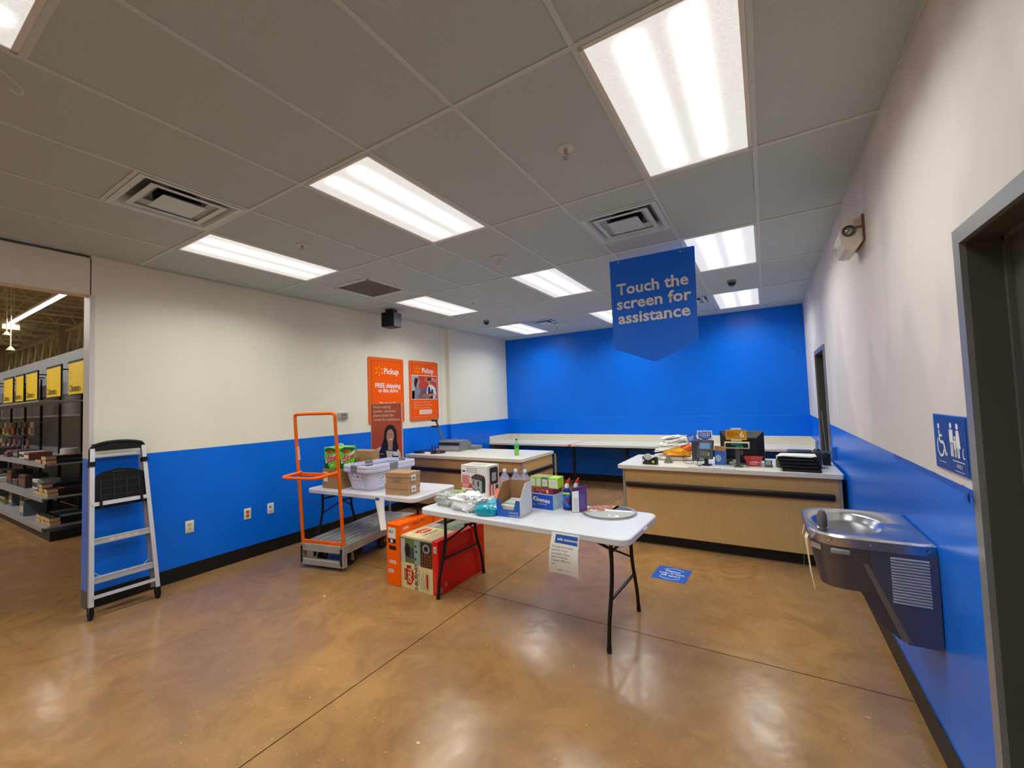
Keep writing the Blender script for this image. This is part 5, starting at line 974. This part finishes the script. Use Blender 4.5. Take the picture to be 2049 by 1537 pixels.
# pile of white bags
BAGW = mat('carrier_bag_white', (236, 232, 226), .45)
def flatbag(x, y, zz, rz, w_, d, h_, seed, m, lab, roll=0.):
    t = thing('carrier_bag', lab, 'bag', (x, y, zz), rz, 'pile of folded carrier bags'); b = MB(); blob(b, (0, 0, 0), (w_, d, h_), seed, .22, 30, 14, freq=2.0, crease=.7); o = b.build('folded_film', m, t, smooth=True); o.rotation_euler = (0, roll, 0); return t
BAGO = mat('bag_amber', (240, 160, 20), .4)
flatbag(3.98, 5.35, zc, .1, .20, .14, .035, 1, BAGW, 'bottom white carrier bag spread under the pile'); flatbag(4.20, 5.36, zc, -.3, .15, .12, .032, 2, BAGW, 'white carrier bag at the bottom right of the pile'); flatbag(4.05, 5.30, zc+.055, 0, .16, .12, .05, 3, BAGO, 'amber yellow bag in the middle of the pile')
flatbag(4.18, 5.28, zc+.12, .4, .06, .05, .035, 4, mat('bag_orange', (232, 104, 30), .4), 'small orange bag sticking out at the right of the pile', -.4)
for k, (x, y, dz, rz, w_, h_) in enumerate(((3.97, 5.30, .12, .35, .17, .022), (4.02, 5.32, .15, .25, .18, .022), (3.99, 5.33, .182, .4, .17, .022), (4.05, 5.34, .215, .2, .17, .022), (3.98, 5.34, .245, -.1, .12, .02))):
    flatbag(x, y, zc+dz, rz, w_, .085, h_, 30+k*3, BAGW, ['folded white bag just above the amber bag', 'second folded white bag above the amber bag', 'third folded white bag in the pile', 'fourth folded white bag in the pile', 'topmost folded white bag of the pile'][k], -.16)
b = MB(); b.tube(arcpath([(4.17, 5.25, zc+.12), (4.13, 5.18, zc+.02), (4.18, 5.0, zc+.003), (4.26, 4.98, zc+.003), (4.28, 5.08, zc+.06)], .05), .0022, 6); tag(b.build('cable', KB, smooth=True), 'thin black cable curling between the bags and the card reader', 'cable')
# card payment terminal
t = thing('payment_terminal', 'dark payment terminal with a lit screen on the checkout counter', 'payment terminal', (4.40, 4.95, zc), math.radians(-8))
MB().rbox(-.04, .05, -.04, .05, 0, .012, .004, 1).build('stand_base', KB, t); b = MB(); b.bar((0, .01, .01), (0, .02, .09), .03, .03, (0, 1, 0)); b.build('stand_post', KB, t)
TI = Matrix.Translation((0, 0, .17)) @ Matrix.Rotation(math.radians(-22), 4, 'X'); 
b = MB(); b.box((0, 0, 0), (.155, .04, .20), mx=TI); b.build('body', mat('terminal_grey', (58, 58, 66), .4), t)
f = Face(TI @ Vector((-.0775, -.0205, -.10)), (1, 0, 0), TI.to_3x3() @ Vector((0, 0, 1)), t); f.rect('screen', .025, .10, .13, .165, emit('terminal_screen', (90, 120, 160), .2), 1); f.rect('keypad_area', .02, .02, .14, .085, KB, 1); f.rects('key', [(.03+.026*i, .026+.018*j, .05+.026*i, .038+.018*j) for i in range(3) for j in range(3)], mat('key_grey', (110, 110, 116), .5), 2); f.rect('key', .108, .026, .128, .045, mat('key_green', (90, 170, 70), .4), 2); f.rect('key', .108, .05, .128, .06, mat('key_yellow', (200, 160, 40), .4), 2); f.rect('logo_strip', .055, .183, .10, .19, mat('cleaner_red'), 1)
b = MB(); b.box((-.11, .03, .15), (.07, .08, .21), rz=.2); b.build('side_reader', KG, t)
# little promotional cards
def card(x, y, zz, rz, w_, h_, m, lab, tilt_=0., roll=0.):
    t = thing('sign_card', lab, 'card', (x, y, zz), rz, 'small cards around the payment terminal'); b = MB(); b.bm(-w_/2, w_/2, 0, .003, 0, h_); q = b.build('card', m, t); q.rotation_euler = (tilt_, roll, 0); f = Face((-w_/2, -.0003, 0), (1, 0, 0), (0, 0, 1), q); return t, f
CB = mat('card_blue', (40, 100, 196), .5)
t, f = card(4.385, 5.09, zc+.20, -.1, .155, .16, LBL, 'white card with a blue arrow above the payment terminal'); f.poly('printed_arrow', [(.012, .085), (.078, .05), (.145, .085), (.145, .15), (.012, .15)], CB); f.text('Touch the', .078, .134, .026, LBL, bold=.0005); f.text('screen for', .078, .112, .026, LBL, bold=.0005); f.text('assistance', .078, .092, .02, LBL); f.poly('printed_person', [(-.0, .01), (.025, .01), (.03, .06), (.015, .075), (.0, .06)], SK2, 1)
MB().cyl((4.385, 5.097, zc), (4.385, 5.097, zc+.205), .006, n=8).build('stand', KB, t) if False else None
b = MB(); b.cyl((.02, .006, -.20), (.02, .006, .02), .005, n=8); b.build('support', KB, t)
t, f = card(4.262, 5.10, zc+.235, -.1, .10, .085, CB, 'tilted blue card left of the arrow card', 0, -.3); f.rects('fine_print', [(.01, .055-.016*k, .08-.01*k, .062-.016*k) for k in range(3)], DP, 1)
b = MB(); b.cyl((.03, .006, -.235), (.03, .006, .02), .004, n=8); b.build('support', KB, t)
t, f = card(4.535, 5.02, zc, -.1, .115, .20, mat('card_photo', (60, 104, 180), .4, var=.45, vs_=30), 'blue photo card between the payment terminal and the monitor', -.12); f.rect('print_panel', .0, .15, .115, .2, mat('card_tan', (170, 120, 70), .5, var=.3, vs_=60), 1); f.poly('printed_hand', ell(.035, .07, .03, .035, 14), mat('card_pale', (170, 190, 200), .5), 1)
# monitor seen from behind, with pole display
t = thing('register_monitor', 'black register monitor seen from behind on the checkout counter', 'monitor', (4.735, 5.20, zc), math.radians(-6))
MB().rbox(-.21, .21, .0, .05, .035, .35, .008, 2).build('screen_case', KB, t, smooth=True); b = MB(); b.add([(-.21, 0, .05), (.21, 0, .05), (.21, 0, .35), (-.21, 0, .35), (-.15, -.05, .05), (.15, -.05, .05), (.15, -.05, .28), (-.15, -.05, .28)], [(0, 1, 5, 4), (1, 2, 6, 5), (2, 3, 7, 6), (3, 0, 4, 7), (4, 5, 6, 7), (3, 2, 1, 0)]); b.build('rear_housing', mat('monitor_black', (17, 17, 20), .5), t)
MB().rbox(-.11, .11, -.10, .12, 0, .015, .004, 1).build('foot', KB, t); MB().bm(-.05, .05, -.03, .02, .012, .06).build('neck', KB, t); f = Face((-.21, -.0505, 0), (1, 0, 0), (0, 0, 1), t); f.poly('port_outline', rrect(.024, .04, .005, 3, .20, .10), mat('port_grey', (150, 150, 150), .4)); f.poly('port', rrect(.014, .03, .003, 3, .205, .105), KB, 2); f.rect('badge', .08, .04, .14, .05, mat('device_red', (140, 20, 26), .4), 1)
t = thing('customer_display', 'pole display with green text and a grey stand before the monitor', 'display', (4.705, 4.93, zc), math.radians(-4))
MB().rbox(-.035, .045, -.035, .035, 0, .012, .003, 1).build('stand_base', KG, t); MB().rbox(-.018, .022, -.012, .012, .01, .19, .003, 1).build('post', KG, t); MB().rbox(-.115, .115, -.022, .022, .19, .258, .006, 2).build('case', mat('display_beige', (206, 200, 184), .45), t, smooth=True)
f = Face((-.115, -.0225, .19), (1, 0, 0), (0, 0, 1), t); f.rect('screen', .012, .012, .218, .056, mat('display_glass', (8, 12, 12), .15), 1); GT = emit('display_green', (30, 170, 120), .8); f.text('WELCOME TO', .115, .041, .015, GT, lv=2); f.text('WALMART', .14, .022, .015, GT, lv=2)
t = thing('lane_sign', 'gold sign numbered six clipped above the pole display', 'sign', (4.70, 4.965, zc+.262), math.radians(-4)); MB().bm(-.098, .098, 0, .004, .012, .118).build('plate', mat('lane_gold', (206, 144, 20), .4), t); MB().rbox(-.05, .05, -.003, .008, 0, .016, .002, 1).build('clip', mat('clear_clip', (196, 196, 196), .2), t); MB().rbox(-.05, .05, .0, .006, .116, .136, .002, 1).build('clip', mat('clear_clip'), t)
f = Face((-.098, -.0003, .012), (1, 0, 0), (0, 0, 1), t); f.text('6', .152, .055, .085, mat('lane_cream', (236, 226, 196), .5), bold=.002); f.text('General\nMerchandise\nServices', .015, .062, .021, mat('lane_brown', (130, 90, 20), .5), 'LEFT', .0004, sp=1.2)
# cable lump, red basket, black reader, glue bottle
b = MB(); rnd = random.Random(4); b.tube([Vector((4.655+rnd.uniform(-.04, .04), 5.0+rnd.uniform(-.03, .03), zc+.012+rnd.uniform(0, .06))) for _ in range(22)], .004, 6); tag(b.build('cable_bundle', mat('pale_cable', (206, 200, 186), .5), smooth=True), 'tangled pale cable between the photo card and display post', 'cable')
b = MB(); b.rbox(4.53, 4.66, 5.06, 5.12, zc, zc+.055, .01, 2); tag(b.build('barcode_scanner', KB, smooth=True), 'black handheld scanner lying behind the tangled cable', 'scanner')
def smallbasket(x, y, rz):
    t = thing('red_basket', 'small red plastic basket holding papers on the checkout counter', 'basket', (x, y, zc), rz); RB = mat('basket_red', (206, 70, 76), .4); b0, t0, hh = (.055, .045), (.075, .062), .088
    def pt(s_, k): hx, hy = b0[0]+(t0[0]-b0[0])*s_, b0[1]+(t0[1]-b0[1])*s_; return [(-hx, -hy, hh*s_), (hx, -hy, hh*s_), (hx, hy, hh*s_), (-hx, hy, hh*s_)][k % 4]
    b = MB(); b.add([pt(0, k) for k in range(4)], [(0, 1, 2, 3)])
    for side in range(4):
        for s0, s1 in ((0, .2), (.34, .46), (.6, .72), (.84, 1)): b.add([pt(s0, side), pt(s0, side+1), pt(s1, side+1), pt(s1, side)], [(0, 1, 2, 3)])
        for k in range(6):
            a, c_ = k/5-.02 if k else 0., k/5+.02 if k < 5 else 1.
            l_ = lambda s_, u_: tuple(Vector(pt(s_, side)).lerp(Vector(pt(s_, side+1)), u_)); b.add([l_(0, a), l_(0, c_), l_(1, c_), l_(1, a)], [(0, 1, 2, 3)])
    o = b.build('body', RB, t, clean=False); md = o.modifiers.new('thick', 'SOLIDIFY'); md.thickness = .0025
    q = rrect(.164, .138, .012, 3, -.082, -.069); q2 = rrect(.146, .12, .01, 3, -.073, -.06); n = len(q); b = MB(); b.add([(x_, y_, zz) for p_, zz in ((q, hh-.004), (q, hh+.004), (q2, hh+.004), (q2, hh-.004)) for x_, y_ in p_], [(k*n+j, k*n+(j+1) % n, ((k+1) % 4)*n+(j+1) % n, ((k+1) % 4)*n+j) for k in range(4) for j in range(n)]); b.build('rim', RB, t)
    b = MB(); blob(b, (0, 0, .004), (.045, .035, .022), 8, .3, 18, 10); b.build('crumpled_paper', LBL, t)
smallbasket(4.845, 5.05, math.radians(-5))
t = thing('calculator', 'small grey device standing right of the red basket', 'device', (4.975, 5.03, zc), math.radians(-6)); b = MB(); b.prism([(-.03, 0), (.03, 0), (.033, .065), (-.033, .065)], (0, -.02, 0), (1, 0, 0), (0, .2, 1), (0, .018, 0)); b.build('body', mat('terminal_grey'), t); MB().rbox(-.035, .035, -.03, .03, 0, .012, .003, 1).build('base', KB, t); f = Face((-.026, -.0205, .012), (1, 0, 0), (0, .196, .98), t); f.rect('screen', .004, .008, .048, .05, mat('lcd_grey', (150, 152, 150), .3), 1)
t = thing('glue_bottle', 'small bottle with a cream cap beside the black trays', 'bottle', (5.065, 5.02, zc)); MB().lathe([(0, 0), (.025, 0), (.027, .01), (.027, .07), (.02, .085), (.02, .09)], n=18).build('bottle_body', mat('amber_bottle', (120, 110, 90), .25, trans=.4), t, smooth=True); MB().lathe([(.022, .085), (.022, .118), (.02, .122), (0, .122)], n=18).build('cap', mat('display_beige'), t, smooth=True)
# stack of black trays with papers
t = thing('letter_trays', 'stack of black letter trays at the right front of the checkout counter', 'trays', (5.235, 4.77, zc), math.radians(-4)); w_, d = .30, .25
for k in range(4):
    x, zz = -.15-(.012*k), .004+k*.032; q = MB(); q.bm(x, x+w_, 0, d, zz, zz+.004); q.bm(x, x+.005, 0, d, zz, zz+.03); q.bm(x+w_-.005, x+w_, 0, d, zz, zz+.03); q.bm(x, x+w_, d-.005, d, zz, zz+.03); q.bm(x, x+w_*.3, 0, .005, zz, zz+.024); q.bm(x+w_*.7, x+w_, 0, .005, zz, zz+.024); q.build('tray', KB, t)
    MB().bm(x+.02, x+w_-.02, .01, d-.02, zz+.004, zz+.02).build('papers', mat('dark_folder', (34, 34, 42), .5), t)
for k in range(3): MB().box((-.045+.012*k, .12, .138+.004*k), (.28, .21, .003), rz=.05*(k-1)).build('sheet', PAPER, t)
t = thing('receipt_printer', 'black receipt printer with a tall paper tower behind the letter trays', 'printer', (5.27, 5.06, zc), math.radians(-4))
MB().rbox(-.15, .09, 0, .2, .0, .105, .01, 2).build('body', mat('printer_black', (24, 28, 30), .4), t, smooth=True); MB().rbox(-.135, .075, .01, .19, .105, .16, .012, 2).build('lid', KB, t, smooth=True); MB().rbox(.085, .15, -.02, .15, 0, .165, .006, 2).build('paper_tower', mat('printer_tower', (38, 44, 48), .4), t, smooth=True); MB().lathe([(0, .02), (.02, .018), (.028, .008), (.030, 0)], c=(.117, .06, .164), n=18).build('knob', KB, t, smooth=True); MB().rbox(-.10, .03, -.003, .003, .06, .08, .002, 1).build('paper_slot', DARK, t)
t = thing('radio_unit', 'black radio base with a thin antenna beside the far door', 'radio', (5.478, 5.30, zc)); MB().rbox(-.035, .035, -.03, .03, 0, .115, .006, 2).build('body', KB, t, smooth=True); MB().rbox(-.025, .03, -.02, .02, .115, .14, .004, 1).build('top_cap', mat('radio_grey', (80, 86, 90), .4), t); b = MB(); b.cyl((.005, 0, .14), (-.012, .01, .55), .004, .0025, n=8); b.build('antenna', mat('antenna_grey', (140, 144, 146), .4, .5), t, smooth=True)
# stickers on the counter edge
b = MB(); b.bm(4.25, 4.47, 4.735, 4.775, zc-.0005, zc+.0004); tag(b.build('counter_sticker', mat('sticker_red', (196, 120, 106), .5)), 'long red sticker strip on the checkout counter edge', 'sticker')
b = MB(); b.bm(4.475, 4.565, 4.735, 4.775, zc-.0005, zc+.0004); tag(b.build('counter_sticker', mat('sticker_violet', (96, 84, 140), .5)), 'short violet sticker strip on the checkout counter edge', 'sticker')
t = thing('counter_sticker', 'blue and white sticker strip on the counter edge below the display post', 'sticker', (4.58, 4.737, zc)); MB().bm(0, .11, 0, .045, -.0005, .0004).build('backing', mat('sticker_blue', (80, 100, 190), .5), t); MB().bm(.008, .10, .012, .032, .0004, .0007).build('print', LBL, t)
MB().lathe([(0, .006), (.014, .005), (.016, 0)], c=(4.345, 4.87, zc), n=14).build('rubber_bumper', KB); o = bpy.data.objects['rubber_bumper']; tag(o, 'tiny round black rubber bumper before the payment terminal', 'bumper')

# ------------------------------------------------------------------ the store beyond the opening
SC = 5.8; STC = mat('store_deck_grey', (186, 180, 146), .8); JOI = mat('joist_grey', (226, 220, 188), .6); PEG = mat('gondola_grey', (112, 114, 116), .6)
st = MB(); st.bm(-34, -TW, YF-.2, 11, SC+.35, SC+.4); struct(st.build('store_ceiling', STC))
st = MB(); st.bm(-34.2, -34, YF-.2, 11, 0, SC+.4); st.bm(-34, -TW, 10.9, 11, 0, SC+.4); st.bm(-34, -TW, YF-.3, YF-.2, 0, SC+.4); struct(st.build('wall_store', mat('store_wall', (190, 184, 162), .8)))
st = MB(); st.bm(-TW-.02, -TW-.0005, YF-.2, 11, H+.0, SC+.4); st.bm(-TW, -TW+.05, YF-.2, 11, H+.2, SC+.4); struct(st.build('wall_upper', CREAM))
def joist(axis, pos, a0, a1, zt, dp, n, lab, chord=.05):
    t = thing('roof_joist' if axis == 'y' else 'roof_girder', lab, 'roof joist', (0, 0, 0), group='open roof joists in the store')
    P_ = (lambda u_, zz: (pos, u_, zz)) if axis == 'y' else (lambda u_, zz: (u_, pos, zz))
    MB().bar(P_(a0, zt), P_(a1, zt), chord, chord).build('top_chord', JOI, t); MB().bar(P_(a0, zt-dp), P_(a1, zt-dp), chord, chord).build('bottom_chord', JOI, t)
    b = MB()
    for k in range(n):
        u0, u1 = a0+(a1-a0)*k/n, a0+(a1-a0)*(k+1)/n; um = (u0+u1)/2; b.bar(P_(u0, zt), P_(um, zt-dp), chord*.6, chord*.6); b.bar(P_(um, zt-dp), P_(u1, zt), chord*.6, chord*.6)
    b.build('web', JOI, t)
for k in range(12): joist('y', -5.2-2.1*k, YF, 10.8, SC+.3, .55, 20, 'open web roof joist, %s from the wall opening in the store' % ['first', 'second', 'third', 'fourth', 'fifth', 'sixth', 'seventh', 'eighth', 'ninth', 'tenth', 'eleventh', 'twelfth'][k], .06)
joist('x', 5.6, -33, -.3, SC-.3, 1.35, 24, 'deep roof girder with V braces above the shelves', .10)
joist('x', 9.3, -33, -.3, SC-.3, 1.35, 24, 'farther roof girder with V braces in the store', .10)
for x, y in ((-13.5, 5.6), (-21.5, 5.6)):
    b = MB(); b.rbox(x-.16, x+.16, y-.16, y+.16, 0, SC+.35, .01, 1); tag(b.build('store_column', mat('column_grey', (176, 174, 158), .6)), 'square grey store column behind the shelves nearer the opening' if x > -15 else 'square grey store column farther left in the store', 'column')
# strip lights
TUBE = emit('store_led', (250, 240, 255), 3.)
SLW = 95.
def strip_light(x0, x1, y, zz, lab):
    t = thing('strip_light', lab, 'strip light', (0, 0, 0), group='store strip lights'); MB().bm(x0, x1, y-.055, y+.055, zz+.03, zz+.09).build('housing', WHITEM, t); b = MB(); b.bm(x0+.02, x1-.02, y-.045, y+.045, zz, zz+.03); b.build('diffuser', TUBE, t)
    la = bpy.data.lights.new('strip_lamp', 'AREA'); la.shape = 'RECTANGLE'; la.size = x1-x0-.1; la.size_y = .1; la.energy = SLW*(x1-x0)/5.5; la.color = (1, .96, .9); lo = bpy.data.objects.new('strip_lamp', la); COL.objects.link(lo); lo.location = ((x0+x1)/2, y, zz-.01); lo.parent = t
    for x in (x0+.4, x1-.4): MB().cyl((x, y, zz+.09), (x, y, SC+.1), .008, n=6).build('hanger', JOI, t)
strip_light(-14.1, -8.6, 2.9, 4.5, 'bright strip light in the store seen through the opening'); strip_light(-20.5, -14.6, 2.9, 4.5, 'strip light at the left picture edge beyond the beige box')
strip_light(-29.5, -23.4, 5.65, 4.35, 'distant strip light above the yellow signs'); strip_light(-33, -30.4, 5.65, 4.35, 'farthest short strip light at the left picture edge')
SLW = 150.  # two strip lights added out of view to brighten the shelf fronts
strip_light(-9., -2.2, -1.0, 4.5, 'added unseen strip light over the near part of the store aisle'); strip_light(-17., -10., -1.0, 4.5, 'added unseen strip light over the far part of the store aisle')
b = MB(); b.rbox(-14.65, -14.05, 2.72, 3.08, 4.32, 4.62, .01, 1); tag(b.build('junction_box', mat('beige_box', (206, 190, 150), .6)), 'beige junction box between two store strip lights', 'box')
for x, y, zb, l_ in ((-13.0, 2.66, 4.0, 'shorter white hanging rod with a cone end in the store'), (-12.5, 2.66, 3.53, 'longer white hanging rod with a cone end in the store')):
    t = thing('hanging_rod', l_, 'hanging rod', (x, y, 0)); MB().cyl((0, 0, zb+.08), (0, 0, SC+.1), .014, n=8).build('rod', mat('cream_rod', (214, 206, 178), .5), t, smooth=True); MB().lathe([(0, zb+.1), (.03, zb+.1), (.09, zb), (0, zb)], n=16).build('cone', mat('cream_rod'), t, smooth=True)
# gondola shelving: front faces -y
gy0, gy1, gx1, gx0 = 1.58, 2.25, -3.42, -15.7
t = thing('gondola_shelving', 'long grey shelving run with black uprights in the store', 'shelving', (0, 0, 0)); sec = 10; sw_ = 1.22
SH = mat('shelf_grey', (150, 150, 152), .45)
for k in range(sec):
    x1 = gx1-k*sw_; x0 = x1-sw_+.004
    MB().bm(x0, x1, gy1, gy1+.02, .16, 2.05).build('back_panel', PEG, t); MB().bm(x0, x1, gy1-.01, gy1+.02, 2.05, 2.78).build('header_panel', mat('gondola_header', (166, 170, 176), .5), t)
    MB().rbox(x0-.03, x0+.02, gy1-.03, gy1+.0, 0, 2.4, .003, 1).build('upright', mat('upright_black', (22, 22, 26), .5), t)
    for zz in (.15, .545, 1.0):
        b = MB(); b.bm(x0, x1, gy0 if zz < .9 else gy0+.02, gy1, zz-.02, zz); b.bm(x0, x1, gy0-.004 if zz < .9 else gy0+.016, gy0+.012 if zz < .9 else gy0+.032, zz-.045, zz+.004); b.build('shelf', SH, t)
    b = MB(); b.bm(x0, x1, gy0-.05, gy1-.25, 1.86, 1.88); b.build('wire_shelf', mat('wire_grey', (176, 178, 180), .35, .4), t) if k < 8 else None
MB().bm(gx0, gx1+.22, gy0+.03, gy1, 0, .128).build('kick_plate', mat('black_kick'), t)
MB().bm(gx1, gx1+.02, gy0+.05, gy1, .13, .16).build('end_trim', SH, t)
# price header light strip along the shelf top
# clearance signs
CY = mat('clearance_yellow', (246, 206, 20), .45); CBK = mat('sign_back_black', (20, 20, 22), .6)
for k, (x, w_) in enumerate(((-3.95, .75), (-5.12, .77), (-6.44, .74), (-7.2, .56), (-8.22, .76), (-9.4, .7), (-10.6, .7))):
    t = thing('clearance_sign', ['yellow clearance sign nearest the wall opening, cut by the wall', 'second yellow clearance sign from the wall opening', 'third yellow clearance sign from the wall opening', 'fourth narrow yellow clearance sign in the store', 'fifth small yellow clearance sign in the store', 'sixth yellow clearance sign toward the left picture edge', 'seventh yellow clearance sign at the left picture edge'][k], 'sign', (x, 1.93, 1.97), math.radians((0, 0, 0, 0, 0, 0, 0)[k]), 'yellow clearance signs over the shelves')
    MB().bm(-.03, w_+.03, .012, .016, -.01, .50).build('sign_back', CBK, t); b = MB(); n = 8; b.add([(w_*i/n, -.02*math.sin(PI*i/n)*(1-j), j*.47) for j in (0, 1) for i in range(n+1)], [(i, i+1, n+2+i, n+1+i) for i in range(n)]); b.build('yellow_sheet', CY, t, clean=False)
    MB().bm(-.03, w_+.03, -.004, .016, .47, .50).build('clip_rail', CBK, t); MB().bm(w_/2-.01, w_/2+.01, .016, .33, .44, .46).build('bracket_arm', CBK, t)
    f = Face((0, -.022, 0), (1, 0, 0), (0, 0, 1), t, .002); f.text('Clearance', w_/2, .085, .14, CBK, bold=.002, sx=.82)
    for zz in (.36, .27): stroke(f, 'printed_arrow', [(.07, zz), (.1, zz-.04), (.13, zz)], .010, mat('arrow_brown', (140, 110, 20), .5))
# stretched canvases stacked on the shelf ends
WD = mat('pine_wood', (206, 172, 120), .6, var=.12, vs_=20); CV = mat('canvas_black', (18, 18, 20), .6)
cnt = 0
def canvas(x, y, zz, rz, w_, d, h_, m, lab):
    t = thing('canvas_pack', lab, 'canvas', (x, y, zz), rz, 'stacked wooden framed canvases on the store shelves')
    MB().bm(-w_/2, w_/2, 0, d, 0, h_).build('wrapped_face', CV, t); MB().bm(-w_/2-.003, w_/2+.003, -.003, .10, .003, h_-.003).build('wood_end', WD, t); MB().bm(-w_/2-.003, w_/2+.003, d-.08, d+.003, .003, h_-.003).build('wood_end', WD, t); MB().bm(-w_/2+.02, w_/2-.02, .12, d-.1, h_, h_+.002).build('printed_top', m, t)
pal = [mat('canvas_teal', (60, 130, 126), .5), mat('canvas_blue', (46, 110, 150), .5), mat('canvas_red', (130, 50, 52), .5), mat('canvas_grey', (190, 196, 196), .5)]
for lev, (z0, spots) in enumerate(((1.0, ((-3.58, 0, .5), (-3.90, 0, .5), (-3.62, 1, .5))), (.545, ((-3.60, 0, .56), (-3.60, 1, .56), (-3.86, 0, .5), (-3.84, 1, .5), (-3.86, 2, .5), (-4.1, 0, .5))), (.15, ((-3.60, 0, .56), (-3.60, 1, .56), (-3.84, 0, .52), (-3.84, 1, .5), (-4.08, 0, .5), (-4.08, 1, .5))))):
    for q, (x, ly, d) in enumerate(spots):
        canvas(x, gy0+.045+.02*((q*3+lev) % 3), z0+.001+ly*.052, .0+.05*((q*5+lev) % 3-1), .21, d, .05, pal[(q+lev) % 4], 'wood framed canvas number %s on the %s store shelf' % (['one', 'two', 'three', 'four', 'five', 'six'][q], ['upper', 'middle', 'bottom'][lev]))
b = MB(); b.lathe([(0, 0), (.10, 0), (.10, .12), (0, .12)], c=(-3.95, 1.95, 1.055), n=20); tag(b.build('white_canister', mat('canister_white', (216, 212, 200), .5, var=.12, vs_=30), smooth=True), 'white printed canister on the upper store shelf', 'canister')
# merchandise farther along
rnd = random.Random(12); colr = [(120, 62, 52), (196, 128, 104), (58, 64, 92), (200, 200, 194), (96, 112, 120), (140, 138, 84), (58, 52, 48), (196, 182, 162), (96, 66, 78)]
kinds = 0
def goods(x, y, zz, w_, d, h_, c_, lab, cat, name):
    t = thing(name, lab, cat, (x, y, zz), 0, 'small goods on the store shelves'); MB().rbox(-w_/2, w_/2, 0, d, 0, h_, .004, 1).build('package', mat('goods_%d' % c_, colr[c_], .5), t); MB().bm(-w_/2+.01, w_/2-.01, -.002, 0, h_*.25, h_*.7).build('front_label', mat('goods_%d' % ((c_+3) % 9), colr[(c_+3) % 9], .5), t)
    return t
ordn = ['first', 'second', 'third', 'fourth', 'fifth', 'sixth', 'seventh', 'eighth', 'ninth', 'tenth']
for lev, z0 in enumerate((1.001, .546, .151)):
    x = -4.55 if lev else -4.45
    for q in range(9):
        w_ = rnd.uniform(.18, .42); h_ = rnd.uniform(.08, .26) if lev else rnd.uniform(.06, .14); x -= w_/2+rnd.uniform(.05, .25); goods(x, gy0+.06+rnd.uniform(0, .15), z0, w_, .25, h_, rnd.randrange(9), '%s boxed item from the right on the %s store shelf' % (ordn[q], ('upper', 'middle', 'bottom')[lev]), 'box', 'boxed_goods'); x -= w_/2
for row, (zz, xs_) in enumerate(((1.58, (-6.6, -7.1, -7.5, -7.9, -8.3, -8.7, -9.1, -9.5)), (1.25, (-6.9, -7.5, -7.9, -8.3, -8.7, -9.1, -9.6)))):
    for q, x in enumerate(xs_):
        t = thing('hanging_pack', '%s hanging blister pack from the right in the %s peg row' % (ordn[q], ('upper', 'lower')[row]), 'blister pack', (x, gy1-.22, zz), 0, 'blister packs on pegs'); c_ = rnd.randrange(9); h_ = rnd.uniform(.2, .3)
        MB().bm(-.09, .09, 0, .02, -h_, 0).build('backing_card', mat('goods_%d' % c_, colr[c_], .5), t); MB().rbox(-.06, .06, -.03, 0, -h_+.02, -h_*.4, .01, 1).build('blister', mat('goods_%d' % ((c_+4) % 9), colr[(c_+4) % 9], .4), t); MB().cyl((0, .22, -.015), (0, -.04, -.005), .004, n=6).build('peg_hook', CHROME, t)
